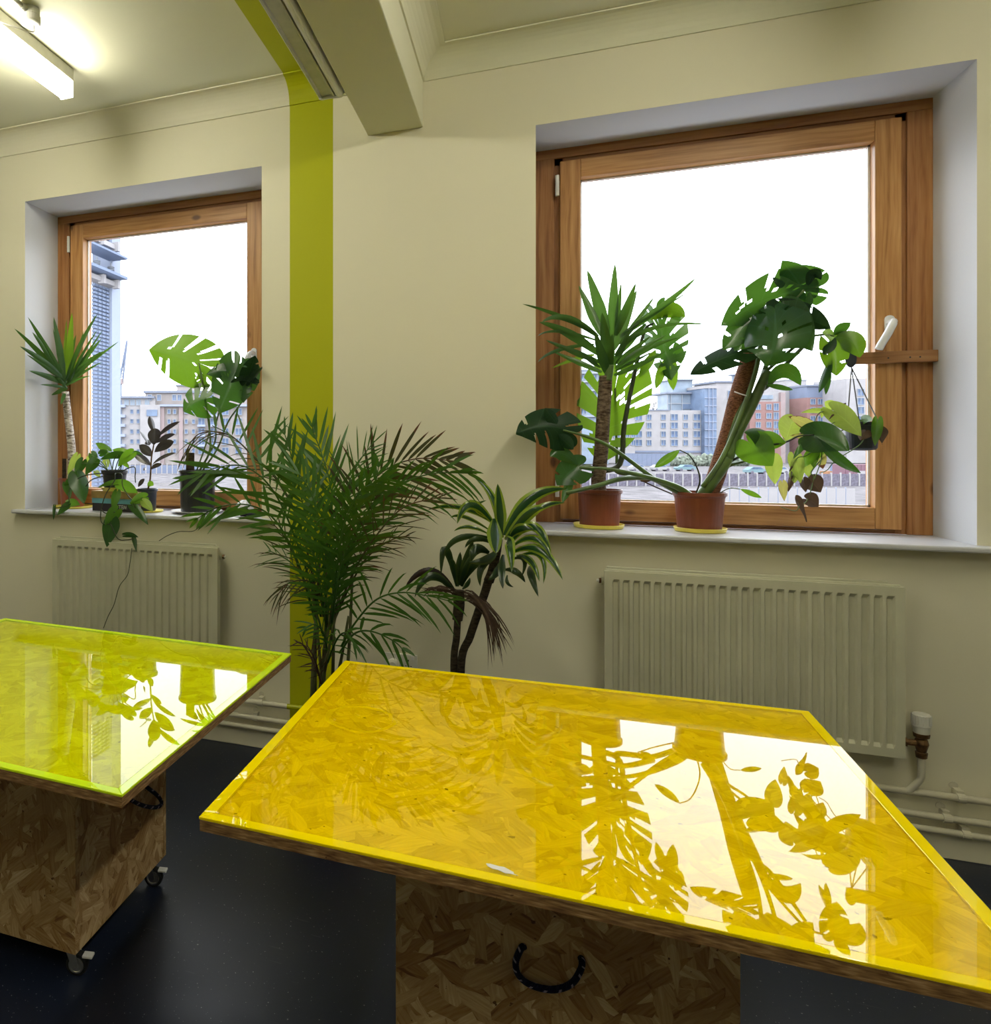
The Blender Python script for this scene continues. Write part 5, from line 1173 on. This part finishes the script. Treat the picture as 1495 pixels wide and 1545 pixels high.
def windows(root, Z, xs, ys, w, h, mat=None, bars=1, name='window'):
    s = Z/F
    def fr():
        W_, H_ = w*s/2, h*s/2; t_ = .16
        m = MB().box(-W_-t_, W_+t_, -.25, .0, -H_-t_, -H_).box(-W_-t_, W_+t_, -.25, .0, H_, H_+t_).box(-W_-t_, -W_, -.25, 0, -H_, H_).box(W_, W_+t_, -.25, 0, -H_, H_)
        if bars: m.box(-W_*.06, W_*.06+.06, -.22, 0, -H_, H_)
        return raw(m, M['b_frame'], 'window')
    def pn(): return raw(MB().box(-w*s/2, w*s/2, -.12, -.02, -h*s/2, h*s/2), mat or M['b_pane'], 'pane')
    f_, p_ = mesh_of(('f', w, h, Z, bars), fr), mesh_of(('p', w, h, Z, (mat or M['b_pane']).name), pn)
    for y in ys:
        for x in xs:
            o = place(name, f_, root, CZ(x, y, Z)); place('pane', p_, None, (0, 0, 0), o)
def building(label, Z, px, name='apartment_building', cat='building'):
    c = CZ(px, CY, Z); return thing(name, label, cat, (c.x, c.y, GZ))
def gy(Z): return CY+(EYE-GZ)*F/Z                       # pixel row of the ground at distance Z
# --- seen through the right-hand window
Z = 250; G = gy(Z)
b = building('white four-storey apartment block left of the blue glass stair tower', Z, 1010)
slab(b, 'wall', M['b_white'], Z, 942, 1064, 619, G, 14)
windows(b, Z, [963, 1017, 1051], [629.5, 642, 655, 668], 9.4, 8.6); windows(b, Z, [979, 1000.5, 1034], [629.5, 642, 655, 668], 6.0, 7.4)
slab(b, 'ground_floor_band', M['b_blue'], Z, 942, 1064, 680, 683, .5, -.5)
slab(b, 'parapet', M['b_roof'], Z, 960, 1010, 618, 619.6, 3, -.3)
b = building('pale glass penthouse storeys on top of the white block', Z+6, 1033, 'glass_penthouse')
slab(b, 'glazing', M['b_glass2'], Z+6, 1006, 1062, 595, 619, 6)
slab(b, 'roof', M['b_roof'], Z+6, 1003, 1064, 592, 594.5, 12, -1)
slab(b, 'upper_glazing', M['b_glass2'], Z+6, 1020, 1050, 573, 592, 8, 2)
slab(b, 'upper_roof', M['b_roof'], Z+6, 1018, 1052, 571.5, 573, 10, 1)
for x in (1006, 1011, 1028, 1043, 1051, 1060): slab(b, 'mullion', M['b_frame'], Z+6, x, x+.9, 595, 620, .4, -.4)
slab(b, 'spandrel', M['b_frame'], Z+6, 1006, 1062, 608, 609.5, .3, -.3)
slab(b, 'balcony_glass', M['b_glass'], Z+6, 1029, 1050, 609.5, 617, .3, -.35)
b = building('blue glass stair tower between two white blocks', Z-2, 1072, 'glass_stair_tower')
slab(b, 'glazing', M['b_glass'], Z-2, 1063, 1081, 586, G, 10)
slab(b, 'cap', M['b_white'], Z-2, 1062, 1082, 582, 586, 10, -.3)
for y in (600, 612, 624, 636, 648, 660, 672): slab(b, 'transom', M['b_steel'], Z-2, 1063, 1081, y, y+.9, .3, -.3)
for x in (1068.5, 1074.5): slab(b, 'mullion', M['b_steel'], Z-2, x, x+.7, 586, 680, .3, -.3)
b = building('blank white block right of the glass stair tower', Z+3, 1106)
slab(b, 'wall', M['b_white'], Z+3, 1081, 1131, 578, G, 14)
windows(b, Z+3, [1103], [596, 612], 10, 12)
slab(b, 'roof', M['b_roof'], Z+3, 1079, 1131, 574.5, 577.5, 14, -.5)
b = building('round rooftop pavilion with a flat disc roof above the white blocks', Z+20, 1112, 'rooftop_pavilion')
c_ = CZ(1114, 576.8, Z+9); k_ = (Z+9)/F
MB().lathe(c_, [(.1, 0), (9*k_, 0), (9*k_, 10*k_), (.1, 10*k_)], 24).build('drum', M['b_glass2'], b)
MB().lathe(c_, [(.1, 10*k_), (14*k_, 10.2*k_), (13*k_, 12*k_), (.1, 13.5*k_)], 24).build('disc_roof', M['b_roof'], b)
b = building('red brick apartment block with a pale top storey, behind the moss pole', Z, 1157)
slab(b, 'wall', M['b_brick'], Z, 1131, 1178, 606, G, 14); slab(b, 'pier', M['b_pink'], Z, 1178, 1185, 592, G, 14)
slab(b, 'top_storey', M['b_white'], Z, 1134, 1178, 592, 606, 12, 1); slab(b, 'top_glazing', M['b_glass2'], Z, 1142, 1168, 596, 602, .4, .5)
windows(b, Z, [1143.5, 1159.5], [614, 627.5, 641, 654], 6.2, 7.4); windows(b, Z, [1170.5], [614, 627.5, 641, 654], 6.4, 10)
b = building('tall blank white gable between the two brick blocks', Z+8, 1200)
slab(b, 'wall', M['b_white'], Z+8, 1185, 1217, 574, G, 14); slab(b, 'coping', M['b_frame'], Z+8, 1184, 1218, 572.5, 574, 14, -.3)
b = building('brick apartment block with a blue-grey top storey, above the wilting hanging plant', Z, 1248)
slab(b, 'wall', M['b_brick'], Z, 1217, 1276, 600, G, 14); slab(b, 'top_storey', M['b_blue'], Z, 1217, 1276, 583, 600, 14); slab(b, 'roof', M['b_roof'], Z, 1216, 1278, 580.5, 583, 14, -.6)
windows(b, Z, [1226, 1237, 1263, 1273], [606, 619, 632, 645, 658], 6.4, 7.6); windows(b, Z, [1261.5], [592], 10.5, 8)
b = building('white apartment tower at the right edge of the right window', Z-10, 1300)
slab(b, 'wall', M['b_white'], Z-10, 1277, 1352, 571, G, 14); windows(b, Z-10, [1298, 1328], [592, 605.5, 619, 633, 647, 661], 9, 9.5)
b = building('curved glass apartment block with floor bands at the left of the right window', Z-20, 890)
slab(b, 'wall', M['b_glass2'], Z-20, 850, 918, 562, 700, 12)
for y in (562, 575, 588, 601, 614, 627): slab(b, 'floor_band', M['b_frame'], Z-20, 849, 919, y, y+2.2, 1, -1)
slab(b, 'roof', M['b_roof'], Z-20, 849, 921, 558, 562, 12, -1)
windows(b, Z-20, [880, 896, 908], [569, 582, 595, 608, 621], 7, 7, bars=1)
b = building('low white block with square windows behind the right-hand yucca', Z-6, 915)
slab(b, 'wall', M['b_white'], Z-6, 850, 958, 633, G, 12); windows(b, Z-6, [880, 896, 946, 955], [644, 656, 668], 5.6, 7)
windows(b, Z-6, [912, 930], [644, 656, 668], 8, 8)
b = building('blue-grey site hoarding in front of the white block', 205, 975, 'site_hoarding', 'fence')
for i in range(10): x = 941+i*7; slab(b, 'panel', M['b_blue'], 205, x, x+6.8, 684, 703, .4)
b = thing('hedge', 'grey-green hedge to the right of the site hoarding', 'hedge', tuple(CZ(1045, gy(210), 210)))
hm = MB(); rs2 = random.Random(5)
for i in range(26):
    x = 1012+i*4.6; a = CZ(x, gy(210), 210); hgt = (gy(210)-685-rs2.uniform(-2, 4))*210/F
    hm.lathe(a, [(.4, 0), (1.0, hgt*.25), (1.1, hgt*.55), (.8, hgt*.85), (.2, hgt)], 8)
o = hm.build('foliage', M['hedge'], b); o['kind'] = 'stuff'
# perimeter fence of dark panels between pale posts, and white lower panels nearer by
b = thing('perimeter_fence', 'dark panelled fence with pale posts across the waste ground', 'fence', tuple(CZ(1040, gy(104), 104)))
for i in range(34):
    x = 862+i*14
    slab(b, 'post', M['b_white'], 104, x-1, x+1, 713, 736, .12, -.06); slab(b, 'panel', M['b_dark'], 104, x+1.2, x+12.8, 715, 735.5, .06)
b = thing('white_barrier', 'near white panel barrier behind the big monstera and the hanging plant', 'fence', tuple(CZ(1180, gy(66), 66)))
for i in range(15):
    x = 1072+i*14.6
    slab(b, 'panel', M['b_white'], 66, x+.3, x+13.6, 737, gy(66), .08); slab(b, 'post', M['b_steel'], 66, x-.7, x+.1, 735, gy(66), .10)
def car(px, Z, mat, label, flip=1):
    c = CZ(px, gy(Z), Z); r = thing('car', label, 'car', (c.x, c.y, GZ), 'vehicles parked outside')
    prof = [(-2.1, .35), (2.1, .35), (2.15, .75), (1.9, .95), (1.1, 1.0), (.5, 1.45), (-1.1, 1.48), (-1.8, 1.0), (-2.1, .9)]
    me = raw(MB().prism([(x*flip, -.85, z) for x, z in prof], (0, 1.7, 0)), mat, 'body'); place('body', me, r, c)
    me = raw(MB().prism([(x*flip, -.87, z) for x, z in [(.95, 1.02), (.45, 1.38), (-1.0, 1.4), (-1.5, 1.02)]], (0, 1.74, 0)), M['b_pane'], 'side_glass'); place('side_glass', me, r, c)
    for x in (-1.3, 1.3):
        w_ = MB().lathe((0, 0, 0), [(.05, -.9), (.33, -.9), (.33, .9), (.05, .9)], 14); w_.v = [Vector((x+q.x, q.z, .33+q.y)) for q in w_.v]
        place('axle_wheels', raw(w_, M['b_dark'], 'axle_wheels'), r, c)
M['car_w'] = om('white_car_paint', (.45, .45, .46)); M['car_t'] = om('teal_car_paint', (.22, .34, .38)); M['car_g'] = om('silver_car_paint', (.30, .32, .36))
car(963, 168, M['car_w'], 'white car parked left of the bent young leaf stalk'); car(1033, 168, M['car_t'], 'teal car parked just left of the monstera stem', -1)
car(996, 168, M['car_w'], 'white car between the white and the teal car'); car(1140, 150, M['car_t'], 'teal car seen under the lime heart-shaped leaf'); car(1172, 150, M['car_w'], 'white car beside the teal car at right', -1)
c = CZ(1255, gy(120), 120); r = thing('excavator', 'small orange excavator on the building site at right', 'machine', (c.x, c.y, GZ))
M['orange'] = om('orange_machine_paint', (.48, .24, .13)); M['maroon'] = om('maroon_container_paint', (.27, .15, .19))
for nm, mt, bx in (('track', M['b_dark'], (-1.4, 1.4, -1, 1, 0, .7)), ('body', M['orange'], (-1.3, 1.0, -.9, .9, .75, 1.6)), ('cab', M['b_glass'], (-.2, .9, -.8, .1, 1.6, 2.7))): place(nm, raw(MB().box(*bx), mt, nm), r, c)
place('boom', raw(MB().tube([(1.0, .3, 1.3), (2.4, .3, 3.2), (3.8, .3, 1.0)], .22, 8), M['orange'], 'boom'), r, c)
c = CZ(1300, gy(112), 112); r = thing('site_container', 'maroon site container with a white sign at the right window edge', 'container', (c.x, c.y, GZ))
place('body', raw(MB().box(-2.6, 2.6, 0, 2.4, 0, 2.9), M['maroon'], 'body'), r, c); place('sign', raw(MB().box(-.7, .5, -.06, -.01, 1.2, 1.9), M['b_white'], 'sign'), r, c)
for i in range(9): place('rib', raw(MB().box(-2.5+i*.6, -2.42+i*.6, -.05, 0, .1, 2.8), M['maroon'], 'rib'), r, c)
# bare trees left of the glass penthouse
M['twig'] = flat('bare_twigs', (.19, .19, .21), .9, .1)
for i, (px, h_) in enumerate(((972, 20), (986, 26), (998, 18))):
    c = CZ(px, gy(300), 300); r = thing('bare_tree', ('left', 'middle', 'right')[i]+' one of three bare trees above the white block', 'tree', (c.x, c.y, GZ))
    H_ = (CY-619+h_)*300/F+5; rt_ = random.Random(i)
    m = MB()
    def br(p, d, L, rd, k):
        q = p+d*L; m.tube([p, q], [rd, rd*.7], 5, cap=False)
        if k:
            for _ in range(4): br(p.lerp(q, rt_.uniform(.6, 1)), (d+Vector((rt_.uniform(-.8, .8), rt_.uniform(-.8, .8), rt_.uniform(-.1, .5)))).normalized(), L*.6, rd*.6, k-1)
    br(c, UP, H_*.5, .35, 3); m.build('branches', M['twig'], r)
# --- seen through the left-hand window
Z = 230; G = gy(Z)
b = building('pale apartment block with balconies on its corner, right of the steel louvre tower', Z, 205)
slab(b, 'wall', M['b_white'], Z, 176, 234, 601, G, 14); slab(b, 'roof', M['b_roof'], Z, 176, 233, 598, 601, 14, -1)
windows(b, Z, [199, 208.5], [621, 635.5, 651, 666, 681], 3.8, 5.6, bars=0); windows(b, Z, [181.5], [608, 621, 635.5, 651, 666, 681], 4.5, 8, bars=1)
for y in (613, 628, 642, 657, 672): slab(b, 'balcony', M['b_steel'], Z, 176, 190, y-2, y+2.2, 2.2, -2.2)
windows(b, Z, [191, 200, 209, 222], [607], 6, 8, mat=M['b_glass2'])
b = building('stepped cream apartment block with a blue-grey penthouse, behind the rubber plant', Z, 270)
slab(b, 'wall', M['b_cream'], Z, 211, 400, 612, G, 14, .5); slab(b, 'frame_bay', M['b_white'], Z, 212, 242, 611, G, 3, -1)
slab(b, 'recess', M['b_glass'], Z, 222, 238, 618.5, 628, .4, -1.4); slab(b, 'penthouse', M['b_cream'], Z, 217, 400, 592, 612, 10, 3); slab(b, 'penthouse_roof', M['b_roof'], Z, 215, 400, 588.5, 592, 12, 2)
slab(b, 'roof_terrace', M['b_steel'], Z, 242, 400, 610.5, 613.5, 3, -1); slab(b, 'stair_head', M['b_cream'], Z, 264, 292, 580, 590, 6, 6); slab(b, 'stair_head_roof', M['b_roof'], Z, 262, 294, 578, 580, 7, 5.5)
slab(b, 'pink_pier', M['b_pink'], Z, 242, 248, 614, G, 1, -.3); slab(b, 'pink_pier', M['b_pink'], Z, 270, 276, 614, G, 1, -.3)
windows(b, Z, [226, 240, 263, 271, 300, 320], [600], 5, 8); windows(b, Z, [255, 263.5, 281, 292], [621, 636, 651, 666, 680], 3.6, 5.6, bars=0)
windows(b, Z, [304, 322, 340, 360], [621, 636, 651, 666, 680], 9, 9)
for x in (304, 322): 
    for y in (628, 643, 658, 673): slab(b, 'balcony', M['b_steel'], Z, x-6, x+6, y-2, y+1, 1.6, -1.6)
b = thing('white_railing', 'white site railing behind the rubber plant', 'fence', tuple(CZ(245, gy(150), 150)))
for i in range(22): x = 180+i*8; slab(b, 'post', M['b_white'], 150, x-.6, x+.6, 699, gy(150), .15); slab(b, 'panel', M['b_blue'], 150, x+1, x+7, 702, gy(150)-1, .06)
c = CZ(182, gy(300), 300); r = thing('tower_crane', 'distant tower crane with a raised jib beside the louvre tower', 'crane', (c.x, c.y, GZ))
ms = MB(); p0, p1_ = CZ(182, gy(300), 300), CZ(181.5, 573, 300); ms.tube([p0, p1_], .7, 4); ms.build('mast', M['b_blue'], r)
jb_ = MB(); j0, j1 = CZ(180, 576, 300), CZ(191.5, 514, 300)
jb_.tube([j0, j1], .42, 4).tube([j0+RT*1.4, j1], .42, 4)
for i in range(12): u = i/12; jb_.tube([j0.lerp(j1, u), (j0+RT*1.2).lerp(j1, u+.05)], .22, 4)
jb_.build('jib', M['b_blue'], r); MB().tube([CZ(179, 558, 300), CZ(182, 574, 300)], .3, 4).build('apex', M['b_pink'], r); MB().box(j0.x-1.5, j0.x+1.5, j0.y-1, j0.y+1, j0.z-1, j0.z+1.2).build('cab', M['b_pink'], r)
# steel louvre tower: a face running away from our wall
TX = -9.0
def ty(px): q = (px-CX)/F; d = AX+RT*q; return d.y/d.x*TX-DIST
def tz(px, py): d = ray(px, py); return EYE+d.z*(TX/d.x)
r = thing('louvre_tower', 'steel tower with louvre panels and cross beams outside the left window', 'tower', (TX, ty(150), GZ))
ztop = tz(150, 300)
MB().box(TX-.5, TX+.03, ty(167.2), ty(180.5), GZ, ztop+2).build('corner_column', M['b_steel'], r)
strips = [(118, 125), (126.5, 131), (144, 148.5), (150, 154.5), (156, 160.5), (162, 166.4)]
def lou(z0, z1, step=.085):
    for (a, b_) in strips:
        m = MB(); z = z0
        while z < z1: m.box(TX-.10, TX-.02, ty(a), ty(b_), z, z+step*.52); z += step
        o = m.build('louvre_panel', M['b_steel2'], r); o['kind'] = 'stuff'
lou(GZ, tz(150, 432)); lou(tz(150, 372), ztop)
MB().box(TX-.9, TX-.8, ty(118), ty(167), GZ, ztop).build('inner_wall', M['b_white'], r)
MB().box(TX-.6, TX-.5, ty(118), ty(167), tz(150, 420), tz(150, 385)).build('plant_room', M['b_glass'], r)
for (pa, pb_, out, mt) in ((364, 371, .18, 'b_white'), (383, 386, .42, 'b_steel2'), (413, 417, .42, 'b_steel2'), (421, 428, .18, 'b_white')):
    MB().box(TX-.05, TX+out, ty(112), ty(169), tz(150, pb_), tz(150, pa)).build('cross_beam', M[mt], r)
for px in (142, 163.5):
    for (a_, b2) in ((360, 374), (418, 431)): MB().box(TX+.10, TX+.26, ty(px), ty(px+3), tz(150, b2), tz(150, a_)).build('beam_clamp', M['b_white'], r)
    cc_ = Vector((TX+.05, ty(px+1), tz(150, 413))); hh = tz(150, 396)-cc_.z; nn = 7; pf_ = [(.01, 0)]
    for i in range(nn): pf_ += [(.05, hh*i/nn), (.085, hh*(i+.3)/nn), (.085, hh*(i+.6)/nn), (.05, hh*(i+.9)/nn)]
    pf_ += [(.02, hh), (.02, hh*1.3), (.005, hh*1.32)]
    MB().lathe(cc_, pf_, 12).build('insulator', M['b_frame'], r)
for (pa, pb_) in ((438, 446), (470, 476), (492, 497)): MB().box(TX-.4, TX-.25, ty(118), ty(146), tz(150, pb_), tz(150, pa)).build('inner_duct', M['b_white'], r)
